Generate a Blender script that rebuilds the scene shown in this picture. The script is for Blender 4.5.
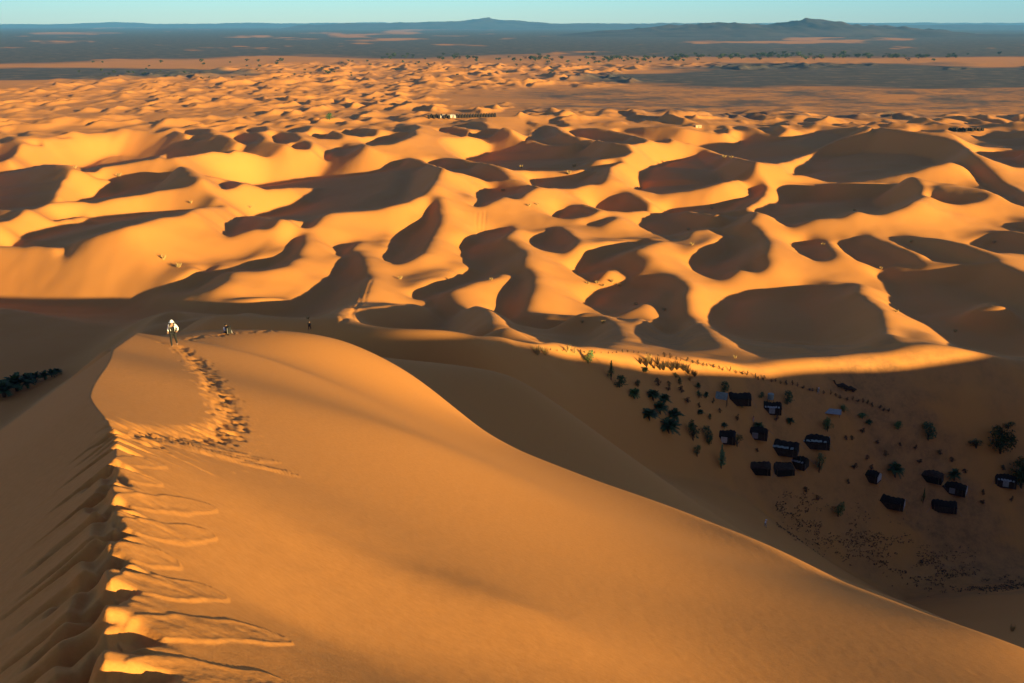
import bpy, bmesh, math, random, time
import numpy as np
from mathutils import Vector, Matrix, Euler
_T0=time.time()
for o in list(bpy.data.objects): bpy.data.objects.remove(o)
scene=bpy.context.scene
R=math.radians
# ---------------------------------------------------------------- camera
cam_d=bpy.data.cameras.new('camera'); cam=bpy.data.objects.new('camera',cam_d); scene.collection.objects.link(cam)
cam.location=(0,0,105.0); cam.rotation_euler=(R(90-17.6),0,0)
cam_d.sensor_width=36.0; cam_d.lens=36.0*1000/1024; cam_d.clip_start=.2; cam_d.clip_end=200000
scene.camera=cam
# ---------------------------------------------------------------- light
SUN_AZ,SUN_EL=132.0,9.0
w=bpy.data.worlds.new('World'); scene.world=w; w.use_nodes=True
nt=w.node_tree; nt.nodes.clear()
sky=nt.nodes.new('ShaderNodeTexSky'); sky.sky_type='NISHITA'; sky.sun_disc=False
sky.sun_elevation=R(SUN_EL); sky.sun_rotation=R(SUN_AZ); sky.altitude=800; sky.air_density=1.6; sky.dust_density=.4; sky.ozone_density=2.5
bg=nt.nodes.new('ShaderNodeBackground'); bg.inputs['Strength'].default_value=.09
ow=nt.nodes.new('ShaderNodeOutputWorld'); nt.links.new(bg.outputs[0],ow.inputs[0])
tint=nt.nodes.new('ShaderNodeMix'); tint.data_type='RGBA'; tint.blend_type='MULTIPLY'; tint.inputs[0].default_value=1
tco=nt.nodes.new('ShaderNodeTexCoord'); sxy=nt.nodes.new('ShaderNodeSeparateXYZ'); skr=nt.nodes.new('ShaderNodeValToRGB')
nt.links.new(tco.outputs['Generated'],sxy.inputs[0]); nt.links.new(sxy.outputs['Z'],skr.inputs[0])
skr.color_ramp.elements[0].position=.0; skr.color_ramp.elements[0].color=(.34,.53,1,1)
skr.color_ramp.elements[1].position=.10; skr.color_ramp.elements[1].color=(.038,.030,.050,1)
e=skr.color_ramp.elements.new(.028); e.color=(.205,.45,1,1)
skm=nt.nodes.new('ShaderNodeVectorMath'); skm.operation='SCALE'; skm.inputs['Scale'].default_value=8.4; nt.links.new(skr.outputs[0],skm.inputs[0]); nt.links.new(skm.outputs[0],tint.inputs[7])
nt.links.new(sky.outputs[0],tint.inputs[6]); nt.links.new(tint.outputs[2],bg.inputs[0])
sd=bpy.data.lights.new('sun','SUN'); sd.energy=5.0; sd.angle=R(.55); sd.color=(1.0,.77,.31)
sun=bpy.data.objects.new('sun',sd); scene.collection.objects.link(sun)
_sv=Vector((math.sin(R(SUN_AZ))*math.cos(R(SUN_EL)),math.cos(R(SUN_AZ))*math.cos(R(SUN_EL)),math.sin(R(SUN_EL))))
sun.rotation_euler=_sv.to_track_quat('Z','Y').to_euler(); sun.location=(200,-200,300)
vs=scene.view_settings; vs.view_transform='Standard'; vs.look='None'; vs.gamma=1; vs.use_curve_mapping=False; vs.exposure=1.85
scene.render.engine='CYCLES'
scene.cycles.max_bounces=5; scene.cycles.diffuse_bounces=3
# ---------------------------------------------------------------- terrain
PITCH=math.radians(17.6); F=1000.0; CAMZ=105.0; CX,CY=512.0,341.5
SAZ=math.radians(132.0); SEL=math.radians(9.0)     # sun: 130 deg clockwise from the view direction
TS=math.tan(SEL)
UD=np.array([-math.sin(SAZ),-math.cos(SAZ)])         # horizontal direction the light travels
VD=np.array([-UD[1],UD[0]])
cP,sP=math.cos(PITCH),math.sin(PITCH)
def ray(px,py):
    X=(px-CX)/F; Y=(CY-py)/F
    return X, cP+Y*sP, -(sP-Y*cP)                    # x, forward, up
def at(px,py,D):
    x,y,z=ray(px,py); k=D/math.hypot(x,y); return x*k,y*k,CAMZ+z*k
def proj(x,y,z):
    dz=z-CAMZ; fw=y*cP-dz*sP; up=y*sP+dz*cP
    fw=np.maximum(fw,0.01)
    return CX+F*x/fw, CY-F*up/fw
def smooth1(a,n):
    for _ in range(n): a=np.convolve(np.pad(a,1,mode='edge'),[.25,.5,.25],'valid')
    return a
# --- the near dune: crest line on the left, lit face, apron
CR=[(103,683,3.75),(106,600,4.9),(112,520,6.94),(116,470,9.2),(118,432,12.3),(90,397,18),(105,368,27),(112,350,38),(135,334,58)]
AX=math.radians(-24.0); SD=np.array([math.sin(AX),math.cos(AX)]); TD=np.array([math.cos(AX),-math.sin(AX)])
_c=np.array([at(*c) for c in CR]); _s=_c[:,:2]@SD; _t=_c[:,:2]@TD
_S=np.concatenate([[-200,-60,-10,0],_s,[80,120,190,240,400]])
_T=np.concatenate([[20,8,1.0,.0],_t,[5.0,8.5,13.5,17,28]])
_Z=np.concatenate([[60,90,103.6,103.3],_c[:,2],[79,66,44,27,-60]])
_g=np.arange(-200,400,0.25)
_gt=smooth1(np.interp(_g,_S,_T),10); _gz=smooth1(np.interp(_g,_S,_Z),14)
near_g=(_g>-5)&(_g<70)
BROW=[(135,334,58),(174,331,62),(230,330,66),(310,328,70),(340,333,71),(398,361,68),(457,410,63),(527,449,57),(607,480,51),(720,521,45),(839,575,38),(957,619,32),(1024,640,29.5),(1200,712,32),(1500,800,34)]
FACE=[(300,630,6.8),(512,683,8.6),(512,600,12.5),(512,500,27),(300,480,18),(200,400,26),(250,350,50),(400,430,32),(400,560,13),(300,560,9.8),(700,683,13.5),(700,600,22),(850,683,17.5),(1200,780,18.5)]
_B=np.array([at(*b) for b in BROW]); _rb=np.hypot(_B[:,0],_B[:,1])
def _ext(k,dz):      # points on the brow rays at k times the distance
    return [(b[0]*k,b[1]*k,b[2]+dz*r*abs(k-1)) for b,r in zip(_B,_rb)]
PA_=[at(*c) for c in FACE]+[tuple(c) for c in _c]+[tuple(b) for b in _B]+_ext(1.6,-.12)[3:]+[(4,-10,101),(20,-60,90),(60,-10,80)]
APR=[(391,349,138),(434,357,156),(481,388,166),(523,372,180),(545,351,190),(500,430,130),(560,420,160),(560,390,174),(600,440,154),(600,400,182),(650,470,146),(700,500,131),(635,405,190),(660,440,176),(700,465,168),(740,500,160),(600,365,272),(645,372,282),(620,388,228),(560,374,222),(500,378,212),(590,369,248),(450,366,225),(655,388,252),(545,368,255),(900,600,95),(850,590,110),(760,545,120)]
PC_=[at(*c) for c in APR]+[tuple(b) for b in _B]+_ext(.5,.75)+[(0,110,66),(0,150,55),(-50,130,60),(-50,190,38),(0,200,42),(0,255,22),(-60,280,14)]  # closing points: hidden ground behind the brow, raised to lengthen its shadow
PC_+=[(b[0]*1.35,b[1]*1.35,b[2]-q*.35*r) for b,r,q in zip(_B[5:13],_rb[5:13],[.5,.55,.62,.64,.66,.66,.66,.66])]
for _px,_py in ((800,540),(850,570),(950,610),(700,430),(760,430),(850,450),(950,480),(850,510),(1020,560),(800,400),(900,425),(1020,440),(1150,500)):
    _x,_y,_z=ray(_px,_py); _k=(CAMZ-2)/-_z; PC_.append((_x*_k,_y*_k,2.0))
PC_+=[(60,320,-6),(110,345,-8),(190,320,-8),(0,400,-25),(-200,400,-25),(200,420,-25),(400,420,-20),(-120,330,-12)]
def _tps_fit(P,lam):
    n=len(P); d=np.sqrt(((P[:,None,:2]-P[None,:,:2])**2).sum(-1)); K=np.where(d>0,d*d*np.log(d+1e-9),0)
    A=np.zeros((n+3,n+3)); A[:n,:n]=K+lam*np.eye(n); A[:n,n]=1; A[:n,n+1:]=P[:,:2]; A[n,:n]=1; A[n+1:,:n]=P[:,:2].T
    return np.linalg.solve(A,np.concatenate([P[:,2],[0,0,0]]))
# fit in log-polar coordinates so that near and far points weigh alike
def _lp(x,y):
    r=np.sqrt(x*x+y*y+4.0); return np.log(r)*1.0, np.arctan2(x,y)
def _fit(P,lam):
    P=np.array(P); lr,az=_lp(P[:,0],P[:,1]); rr=np.sqrt(P[:,0]**2+P[:,1]**2+4.0)
    Q=np.stack([lr,az,(CAMZ-P[:,2])/rr],1); return Q,_tps_fit(Q,lam)
_FA=_fit(PA_,7e-3); _FC=_fit(PC_,1e-3)
def surf(FIT,x,y):
    _Q,_W=FIT
    l,a=_lp(x,y); sh=l.shape; l=l.ravel(); a=a.ravel(); out=np.zeros_like(l); n=len(_Q)
    for i in range(0,len(l),200000):
        L=l[i:i+200000]; A_=a[i:i+200000]; acc=_W[n]+_W[n+1]*L+_W[n+2]*A_
        for k in range(n):
            d2=(L-_Q[k,0])**2+(A_-_Q[k,1])**2+1e-12; acc=acc+_W[k]*0.5*d2*np.log(d2)
        out[i:i+200000]=acc
    r=np.exp(l).reshape(sh); return CAMZ-out.reshape(sh)*r
SHADE_RIDGE=np.array([(80,2,97),(115,18,94),(150,40,81),(190,60,71),(230,83,69),(270,108,58),(320,130,52),(380,160,38),(470,230,36)],float)  # unseen dune ridge off to the right, added to shade apron and camp
def shade_ridge_z(x,y):
    out=np.full(np.shape(x),-99.0)
    for a,b in zip(SHADE_RIDGE[:-1],SHADE_RIDGE[1:]):
        d=b-a; t=np.clip(((x-a[0])*d[0]+(y-a[1])*d[1])/(d[0]**2+d[1]**2),0,1)
        q=np.hypot(x-a[0]-t*d[0],y-a[1]-t*d[1]); out=np.maximum(out,a[2]+t*d[2]-.6*np.sqrt(q*q+16))
    return out
def near_z(x,y):
    s=x*SD[0]+y*SD[1]; t=x*TD[0]+y*TD[1]; r=np.hypot(x,y)
    t0=np.interp(s,_g,_gt); z0=np.interp(s,_g,_gz)
    B=z0+.62*(t-t0)
    A=surf(_FA,x,y); C=surf(_FC,x,y)
    az=np.degrees(np.arctan2(x,y))
    A=np.where(t<t0-30,1e3,A); A=np.where(r>130,1e3,A)
    C=np.where((az<-40)|(az>75),200.0,C)
    k=.25+r*.022; h=np.clip(.5+.5*(C-A)/k,0,1); AC=C*(1-h)+A*h-k*h*(1-h)
    AC=np.where(A>900,C,AC)
    # behind the photographer and off to the right the slope runs down to the flats
    z=np.minimum(AC,B)
    bk=np.where((az>75)|(az<-150),98-.4*np.abs(t)-.12*np.maximum(-s,0),1e3)
    z=np.minimum(z,bk)
    return np.maximum(z,shade_ridge_z(x,y))
# --- the dune field: shadow outlines turned into relief
SH=[
[(0,275),(67,285),(123,295),(149,299),(180,303),(237,310.5),(258,310),(282,306),(304,297),(325,283),(337,271),(338,265),(346,259),(351,255),(359,262),(360,273),(365,278),(359,296),(350,304),(337,311),(325,322),(310,335),(120,400),(0,440),(-90,440),(-90,262)],
[(123,296),(150,290),(180,283),(195,278),(207,269),(210,273),(223,271),(235,268),(261,262),(282,255),(290,246),(296,238),(299,243),(299,248),(293,260),(282,267.5),(261,271),(240,271),(225,273),(223,281.5),(216,287),(202,292),(180,296.5),(150,299)],
[(334,248),(345,245.5),(357,243),(350,249),(346,254),(342,257),(338,253)],
[(220,227),(228,220),(238.5,216.7),(251,218.5),(267,221),(275,224),(268,231),(261,229),(244,232.5),(230,237),(221,232.5)],
[(84,210.5),(112,210.5),(132,208),(155,205),(180,205),(223,207),(196,209),(180,216),(158,218.5),(141,224),(114,231),(90,238),(79,241),(74,247),(70,259),(65,260),(61.5,253),(65,246),(51,247),(32,246),(26,243),(16,232.5),(44,226),(84,220),(93,218),(90,215)],
[(49,219.5),(58,212),(77,210.5),(86,204),(88,204),(82,211),(83,217),(70,219),(55,221)],
[(200,174.5),(214,167.5),(230,162),(258,161),(302,161),(328,162),(350,166),(363,165),(375,166.6),(389,163),(405,161),(419,164),(431,166.6),(436,171),(433,181.5),(422.6,195.6),(405,204),(375,210),(350,212),(328,214),(319,218),(311,227),(304,228),(300,227),(307,223),(302,221),(275,220),(258,217),(246,216),(244,210),(275.5,206),(300,199),(316,188.5),(293,187.7),(265,189.5),(249,184),(230,180.6)],
[(219,186),(225,184),(238,185),(232,188.5),(222,189)],
[(91,176),(105,174.5),(120,176),(158,173),(187,176),(176,180),(169,181.5),(180,182),(198,184),(187,187),(170,190),(158,191),(141,195),(112,199),(95,203),(84,202),(67,202),(49,204),(51,200),(63,200),(77,194),(83,189),(105.5,188),(112.5,183),(109,181),(95,178)],
[(-90,164),(0,164),(26,165),(47,166),(49,171),(46,175),(58,176),(69,177),(66,179),(56,181),(60.6,186),(58,190),(51,195),(51,201),(49,204),(35,209),(17,211),(0,210),(-90,205)],
[(-30,217),(0,217),(12,213),(17,212),(17,216),(8,221),(0,223),(-30,225)],
[(25,158),(35,154),(53,153),(51,151),(63,151.6),(79,146),(79,142),(95,141),(107,141),(113,146),(107,149),(109,154),(95,160),(102,166.6),(95,172),(81,172),(80,166.6),(58,165),(25,165)],
[(107,141),(112.5,138.5),(141,137.6),(170.5,141),(173,146),(167,151.6),(155,158.7),(130,163),(105,167),(95,160),(109,154),(113,147)],
[(165,141),(196,141),(209,142),(214,139),(221,139),(223,145.5),(231.5,150),(231.5,153.4),(221,152.5),(212,151.6),(203,153.4),(187.6,156),(165,159)],
[(-30,148),(0,148),(14,147.5),(17,151),(11,158),(0,161.5),(-30,160)],
[(231,150),(250,147),(258,148),(275,147),(279,149),(279,155),(272,157),(255,154)],
[(290,146),(302,144),(309,148),(306,150),(295,149)],
[(233,137),(243,135),(258,137.6),(262,140),(257,144),(247,145),(237,142)],
[(272,136),(285,135),(297,138),(298,141),(285,144),(275,143)],
[(310,136),(322,134),(338,136),(339,139),(320,139)],
[(319,155),(325,152),(340,148),(362,146),(358,153),(350,159),(340,161),(325,160)],
[(365,144),(380,138),(405,133),(413,132),(413,136),(402,141),(390,144.5),(370,146)],
[(340,133),(350,130),(370,131),(374,136),(360,137),(345,135)],
[(380,123),(400,122),(403,125),(397,127),(383,126)],
[(385,128),(410,126),(418,128),(412,132),(395,132)],
[(437,131),(447,128),(460,131),(467,134),(462,137),(448,134)],
[(456,127),(470,123),(485,127),(483,130),(468,129)],
[(465,136),(485,132),(498,132),(506,133),(503,142),(490,143),(480,139)],
[(428,164),(440,161),(456,162),(480.6,165.7),(491,171),(498,176),(505,180.6),(487.7,181.5),(473.6,177),(454,172.7),(438.5,167.5)],
[(459.5,155),(463,151.6),(486,145.5),(503.5,143),(527.6,144.6),(531,142),(536,146),(547,147),(568,149),(580,146),(594,145.5),(608,149),(631,152.5),(622.5,157),(594,161),(587,166.6),(600,166),(622,162),(608,168),(606,172.7),(603,180),(599.7,185),(589,185),(571.5,188.6),(545,188.6),(533,186),(529,180.6),(552,179),(577,175),(587,172),(584,170),(554,171),(533,171),(510,170),(493,165),(473.6,162),(461,158.7)],
[(520,141),(533,137),(533,129),(542,126),(552,128),(563,137),(575,142),(575,146),(557,147),(545,144.5),(533,141)],
[(568,132),(584,130.5),(608,133),(633,138.5),(643.6,143),(631,144.6),(608,143),(587,138.5),(575,136.7)],
[(614,131.4),(629.5,130.5),(656,133),(668,138.5),(668,143),(656,142),(643.6,138.5),(629.5,134)],
[(656,131.4),(675,129),(690,134),(686,143.7),(673.5,140)],
[(680,130.5),(697,134),(708,136.7),(710,139),(731,143),(743,140),(731,136),(750,135),(778,137.6),(806,135),(820,130.5),(856,129),(860,131),(838,143),(817,151.6),(785.5,162),(775,164),(755.6,162),(738,158),(722,155),(703,148),(690,144),(680,141)],
[(710,131),(722,129),(731,133),(716,134)],[(729,128),(740,127),(752,131),(745,133),(733,131)],[(758,128),(775,126),(784,131),(776,136),(765,134)],
[(635,181.5),(640,171),(650.6,164),(668,158.7),(690,156),(703,153.5),(722,156),(741.5,161),(750,165),(750,174.5),(747,181.5),(738,180),(715,185),(690,191),(659,194),(643.6,191),(633,188.6)],
[(747,182),(755.6,181.5),(764,188.6),(762.6,195.6),(748.6,206),(740,210.5),(752,214),(750,219),(741.5,225.5),(733,228),(712,224),(725,219),(722,216),(690,212),(680,213),(660,210),(672,208),(680,208),(708,205),(733,200),(747,194)],
[(645,220),(654,213),(668,211.4),(680,213),(703,217),(710,222),(712,229),(697,231),(690,232),(683,240),(672,241),(656,235),(645,229),(640,226)],
[(689,262),(699,253.4),(718.7,244.6),(727,238),(712,232),(710,223.5),(725.7,222),(741.5,226),(755.6,234),(764,243),(764,249),(761,257),(762,265.7),(756,272),(745,271),(738,268),(728,276),(718,279),(706,276),(694,270)],
[(711,318),(715,310),(729,299),(750,293),(777,290),(803,287.7),(829,287.7),(853,286),(852,296),(863,304),(872,313),(876.5,325.5),(878,341),(884,355),(871,353),(859,347),(852,354),(819,358),(785,359),(767,358.5),(746.6,351),(724,337),(713.6,328)],
[(789,174.5),(799.5,167.5),(810,158.7),(820.6,151.6),(838,146.5),(861.6,143),(902,142.5),(932,143.7),(953,147),(963.5,151.6),(967,158.7),(981,171),(998.7,185),(1024,197),(1060,212),(1060,220),(1024,207),(1013,203.5),(998.7,195.6),(984.6,190),(977,181),(970.6,172.7),(965,167.5),(949.5,163),(928,167.5),(911,172.7),(888,177),(861.6,181.5),(844,183.5),(825,181.5),(806.6,177)],
[(871,138),(874,131),(877,130),(878,136),(876,143),(872,143)],
[(775,189.5),(789,189.5),(810,191),(831,192),(860,191),(879,190),(898.5,186.5),(904,187.7),(921,197),(902,208),(879,215),(870,215),(856,212),(844,216),(838,218.5),(813.6,220),(803,224),(789,227),(778.5,222),(775,218.5),(764,215),(754,212),(768,206),(780,199),(778.5,194)],
[(928,197),(956.5,199),(986,197),(977.6,202),(958,205),(942.5,202.6)],
[(972,246),(980,241),(990,237),(1002,234),(1024,239),(1080,255),(1080,262),(1024,253.5),(995,252.5)],
[(1005,225.5),(1024,224.6),(1060,224),(1060,236),(1024,233),(1013,231)],
[(837,244),(850,242),(860,238),(879,244.6),(900,253),(912.6,262),(919,270),(908,267),(895,266),(879,268.5),(858,261),(849,255)],
[(894,241),(918,242),(937,244.6),(958,249),(970.6,256),(993,261),(984.6,265.7),(958,264),(935,262),(926.6,257),(912.6,251.6),(902,246)],
[(877,276),(914,274.5),(949.5,272.7),(977.6,267.5),(990,266.6),(1024,280.6),(1090,300),(1090,385),(1024,378),(1004,377),(983,370),(957.5,356),(948,341),(932,327),(914,318.5),(893,308),(891.5,295.6),(888,283)],
[(974,152.5),(990,152.5),(1024,153),(1060,155),(1060,170),(1024,168),(1013,167),(997,162),(985,157)],
[(949.5,132),(965,130),(984,130),(990,127),(1009,128),(1013,132),(1060,134),(1060,151),(1018,150),(1002,146),(970.6,140)],
[(844,130),(868,128),(862,131),(844,137)],[(905,130),(925,126.5),(945,130),(940,132.5),(915,132)],
[(431,206),(435,208),(434.5,218),(436.7,225.5),(428,239),(419,255),(407,262),(396,264.5),(386,261),(384,258),(389,250),(391,241),(400,234),(415.6,226),(422.6,222),(425,213)],
[(475,191),(491,188.6),(510,187.7),(534.6,188.6),(527.6,192),(516,199),(503.5,197),(491,202.6),(480.6,207),(474.5,207),(479,202.6),(477,197)],
[(588,203.5),(598,201),(615.5,197),(624,196.5),(633,201),(642,208),(649,210.5),(624,212),(605,210.5),(591,207)],
[(552,216.7),(557.5,211.4),(571.5,209.7),(587,209.7),(594,213),(587,216.7),(570,219),(556,218)],
[(585.6,225.5),(598,222),(612,218.5),(608,222),(598,226)],
[(530,243),(540,236.7),(550,231),(557,229),(562,234),(567,239),(575,243),(571,249),(561,253),(545,251),(534.6,247)],
[(461,248),(465,241),(473.6,236),(489,232),(508,229),(511,231),(503.5,237.6),(498,243),(509,248),(518,252),(520.5,258),(518,267.5),(513,275),(498,274.5),(491,279),(472,283),(452.5,290),(442,297),(439,304),(449,311),(466.6,318.5),(475,324),(477,330),(437,314),(435,306),(434,301),(415.6,299),(415,294),(428,288),(449,281.5),(473.6,271),(466.6,264),(463,255)],
[(359,317.6),(370.5,321),(382,323),(401,320),(417,316),(438.5,312),(457,317.6),(473.6,323.4),(477,331),(471,338),(490,348),(527.5,350),(541,356),(523,370),(504,387),(492,391),(481,388),(466,377),(450,364),(412,356),(391,349),(370,340),(362,330)],
[(512,275),(518,270),(524,274),(527.6,278),(529,286),(526,295.6),(520.5,308),(516,320),(545,326),(580,329),(605,326),(609,333),(612,342),(590,347),(570,347),(550,346),(520,334),(509,326),(500,317),(498,310),(500,295.6),(507,285),(514,280)],
[(574,271),(580,262),(584,256),(598,250),(622.5,246.5),(636.6,242),(657.7,242.5),(643.6,246.5),(627,253.4),(631,262),(635.7,271),(631,278),(625,274.5),(617,269),(608.5,270),(601.5,274.5),(594,281.5),(580,276)],
[(587,300),(599.7,290),(615.5,286),(631,280.6),(643.6,279),(668,281.5),(679,285),(682,290),(679.6,301),(680.5,315),(690,328),(699,340),(706,351),(678,351),(652.7,346),(640,336),(641,330),(655,326),(661.6,318),(660,310),(650,304),(640,304.5),(631,310.5),(608.5,317),(598,311),(587,304)],
[(792.5,246),(803,242),(820.6,242),(826,251.6),(829.5,259.5),(817,260.5),(803,255)],
[(0,241),(26,243),(30,247),(0,247)],
[(10,134.5),(22,133),(28,135),(15,136)],[(43,133),(60,131),(67,133),(55,135)],[(58,141),(66,137),(85,136),(75,139)],[(28,144),(48,143),(40,146)],
[(19,126),(30,124),(34,128),(22,130)],[(0,137),(8,137),(10,141),(0,144)],[(95,132),(118,130),(120,132),(105,134)],[(57,123),(68,121),(80,121),(65,126)],
[(111,137),(120,134),(136,135),(138,138)],[(130,122),(138,122),(137,128),(132,128)],[(141,129),(160,127),(169,128),(155,132)],[(155,137),(175,133),(174,137),(165,139)],
[(175,124),(192,122),(196,125),(182,127)],[(204,125),(214,123),(215,126),(207,128)],[(182,133),(205,131),(208,134),(190,135)],[(216,131),(232,129),(243,126),(244,129),(228,132)],[(245,130),(262,128),(265,131),(250,133)],[(286,131),(304,125),(309,128),(305,132),(290,133)],[(186,139),(203,136),(212,137),(200,141)],
]
LIT=[[(965,317.6),(975,311),(990,303),(1005,309),(1014,316),(1000,319)]]
def raster(polys,x0,y0,w,h,ss=2):
    M=np.zeros((h*ss,w*ss),bool)
    for P in polys:
        P=np.array(P,float); xs=(P[:,0]-x0)*ss; ys=(P[:,1]-y0)*ss
        r0=max(0,int(ys.min())-1); r1=min(h*ss,int(ys.max())+2)
        c0=max(0,int(xs.min())-1); c1=min(w*ss,int(xs.max())+2)
        if r1<=r0 or c1<=c0: continue
        Y,X=np.mgrid[r0:r1,c0:c1]; Y=Y+.5; X=X+.5; ins=np.zeros(Y.shape,bool); n=len(P)
        for i in range(n):
            j=(i-1)%n; a=(ys[i]>Y)!=(ys[j]>Y)
            if ys[i]==ys[j]: continue
            ins^=a&(X<(xs[j]-xs[i])*(Y-ys[i])/(ys[j]-ys[i])+xs[i])
        M[r0:r1,c0:c1]|=ins
    return M
IX0,IY0,IW,IH=-90,60,1200,400
MIMG=raster(SH,IX0,IY0,IW,IH)&~raster(LIT,IX0,IY0,IW,IH)
MIMG=MIMG.astype(np.float32)
DU=1.7
# sun aligned grid
XR=(-760,820); YR=(110,1330)
_cor=np.array([(x,y) for x in XR for y in YR]); _u=_cor@UD; _v=_cor@VD
U0,U1,V0,V1=_u.min(),_u.max(),_v.min(),_v.max()
NU=int((U1-U0)/DU); NV=int((V1-V0)/DU)
UU,VV=np.meshgrid(U0+DU*np.arange(NU),V0+DU*np.arange(NV),indexing='ij')
GX=UU*UD[0]+VV*VD[0]; GY=UU*UD[1]+VV*VD[1]
def bil(G,fi,fj):
    fi=np.clip(fi,0,G.shape[0]-1.001); fj=np.clip(fj,0,G.shape[1]-1.001); i=fi.astype(int); j=fj.astype(int); a=fi-i; b=fj-j
    return (G[i,j]*(1-a)+G[i+1,j]*a)*(1-b)+(G[i,j+1]*(1-a)+G[i+1,j+1]*a)*b
def samp(G,x,y): return bil(G,(x*UD[0]+y*UD[1]-U0)/DU,(x*VD[0]+y*VD[1]-V0)/DU)
_ku=2*np.pi*np.fft.fftfreq(NU,DU)[:,None]; _kv=2*np.pi*np.fft.rfftfreq(NV,DU)[None,:]; _k2=_ku**2+_kv**2
def gauss(G,s): return np.fft.irfft2(np.fft.rfft2(G)*np.exp(-.5*s*s*_k2),s=G.shape)
PR=np.exp(np.linspace(math.log(60),math.log(1500),620)); PA=np.radians(np.linspace(-36,36,560))
PX=PR[:,None]*np.sin(PA)[None,:]; PY=PR[:,None]*np.cos(PA)[None,:]
def visible(H):
    e=(samp(H,PX,PY)-CAMZ)/PR[:,None]; m=np.maximum.accumulate(e,axis=0); hid=(m-e)*PR[:,None]       # metres below the line of sight
    r=np.hypot(GX,GY); fi=(np.log(np.maximum(r,60))-math.log(60))/(math.log(1500)-math.log(60))*619; fj=(np.degrees(np.arctan2(GX,GY))+36)/72*559
    return bil(hid,fi,fj)<.4
def shadow(H):
    S=np.empty_like(H); S[0]=-1e3
    for i in range(1,NU): S[i]=np.maximum(S[i-1],H[i-1])-DU*TS
    return S
def target(H):
    px,py=proj(GX,GY,H); m=bil(MIMG,(py-IY0)*2-.5,(px-IX0)*2-.5)
    inb=(px>-88)&(px<1100)&(py>118)&(py<440)&(GY>100)
    return m,inb
def solve(iters=40,log=False):
    ZN=near_z(GX,GY); ZN=np.where(GY>0,ZN,ZN)
    far=np.hypot(GX,GY)
    ZN=np.where((far>385),-50,ZN)
    h=np.zeros_like(UU); M=None
    wv,eps=.35,(1/160.)**2
    for it in range(iters):
        H=np.maximum(h,ZN); m,inb=target(H); vis=visible(H)&inb
        if M is None: M=np.where(inb,m,.35)
        else: M=np.where(vis,M*.5+m*.5,np.where(inb,M,.35))
        if it<12:
            # slopes along the light: steep then flat in shade, rising where lit
            p=np.zeros_like(h); run=np.zeros(NV)
            sh=M>.5
            for i in range(NU):
                run=np.where(sh[i],run+DU,0); p[i]=np.where(sh[i],np.where(run<22,-.5,-.02),0)
            p=np.where(inb,p,0)
            lit=~sh; d=gauss(p,70); w=gauss(lit.astype(float),70)+.05
            p=np.where(lit,-d/w,p); p=np.clip(p,-.55,.42)
            ph=np.fft.rfft2(p); hn=np.fft.irfft2(ph*(-1j*_ku)/(_ku**2+wv*_kv**2+eps),s=p.shape)
            h=hn if it==0 else h*.4+hn*.6
            h=h-np.mean(h)+4
        H=np.maximum(h,ZN); S=shadow(H)
        want=M>.5
        if it>=6:
            for _ in range(2):
                d=S-H   # >0 shaded
                lo=np.where(want&vis&(d<.6),np.clip(d-.6,-3,0),0); hi=np.where(~want&(d>-.1)&inb,np.clip(d+.1,0,3),0)
                g=(lo+hi)*.6
                h=h+gauss(g,3.0)
                # raise the crest just up-light of cells that should be shaded
                need=np.where(want&(d<.6),.6-d,0); need=np.clip(need,0,4)
                up=np.zeros_like(h); c=np.zeros(NV)
                for i in range(NU-1,-1,-1):
                    w2=want[i]&vis[i]; c=np.maximum(np.where(w2,np.maximum(need[i],c),c*np.where(want[i],.985,.93)),0); up[i]=np.where(w2,0,c)
                h=h+gauss(up*.18,5.0)
                # limit slip faces to the angle of repose
                H=np.maximum(h,ZN); S=shadow(H)
            gu,gv=np.gradient(h,DU); sl=np.hypot(gu,gv); ms=gauss(np.clip(sl-.6,0,2),4)
            h=h+np.clip(ms*2,0,.8)*(gauss(h,5)-h)*1.2
            if it%3==2: h=h+.25*(gauss(h,2.2)-h)
        if log and it%4==3:
            err=(want!=(S>H))&vis
            print(it,'err',err.sum()/vis.sum(),'range',h[inb].min(),h[inb].max(),flush=True)
    return h,ZN,M
# ---------------------------------------------------------------- noise
def _hash(i,j,s):
    n=(i.astype(np.int64)*374761393+j.astype(np.int64)*668265263+s*1442695041)&0xffffffff
    n=((n^(n>>13))*1274126177)&0xffffffff
    return ((n^(n>>16))&0xffff)/65535.0
def vnoise(x,y,s=0):
    i=np.floor(x); j=np.floor(y); a=x-i; b=y-j; a=a*a*a*(a*(a*6-15)+10); b=b*b*b*(b*(b*6-15)+10)
    i=i.astype(np.int64); j=j.astype(np.int64)
    return (_hash(i,j,s)*(1-a)+_hash(i+1,j,s)*a)*(1-b)+(_hash(i,j+1,s)*(1-a)+_hash(i+1,j+1,s)*a)*b
def fbm(x,y,o=4,s=0,g=.5):
    t=0; a=1; n=0
    for k in range(o): t=t+a*(vnoise(x,y,s+k*17)-.5); n+=a; a*=g; x=x*2.03+11.3; y=y*2.03+5.7
    return t/n*2
def sst(a,b,x):
    t=np.clip((x-a)/(b-a),0,1); return t*t*(3-2*t)
def dunes(x,y,lam,amp,seed=0):
    u=-.97*x+.24*y; v=.24*x+.97*y
    ph=u/lam+.95*fbm(x/(lam*1.5),y/(lam*1.5),3,seed)+.5*fbm(u/(lam*3.5),v/(lam*1.1),2,seed+5)
    f=ph-np.floor(ph)
    pr=np.where(f<.68,(f/.68)**1.25,1-((f-.68)/.32)); pr=pr*pr*(3-2*pr)*.35+pr*.65
    m=np.clip(.6+1.5*fbm(x/(lam*.7),y/(lam*1.3),3,seed+9),.03,1.35)
    return amp*pr*m
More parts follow.
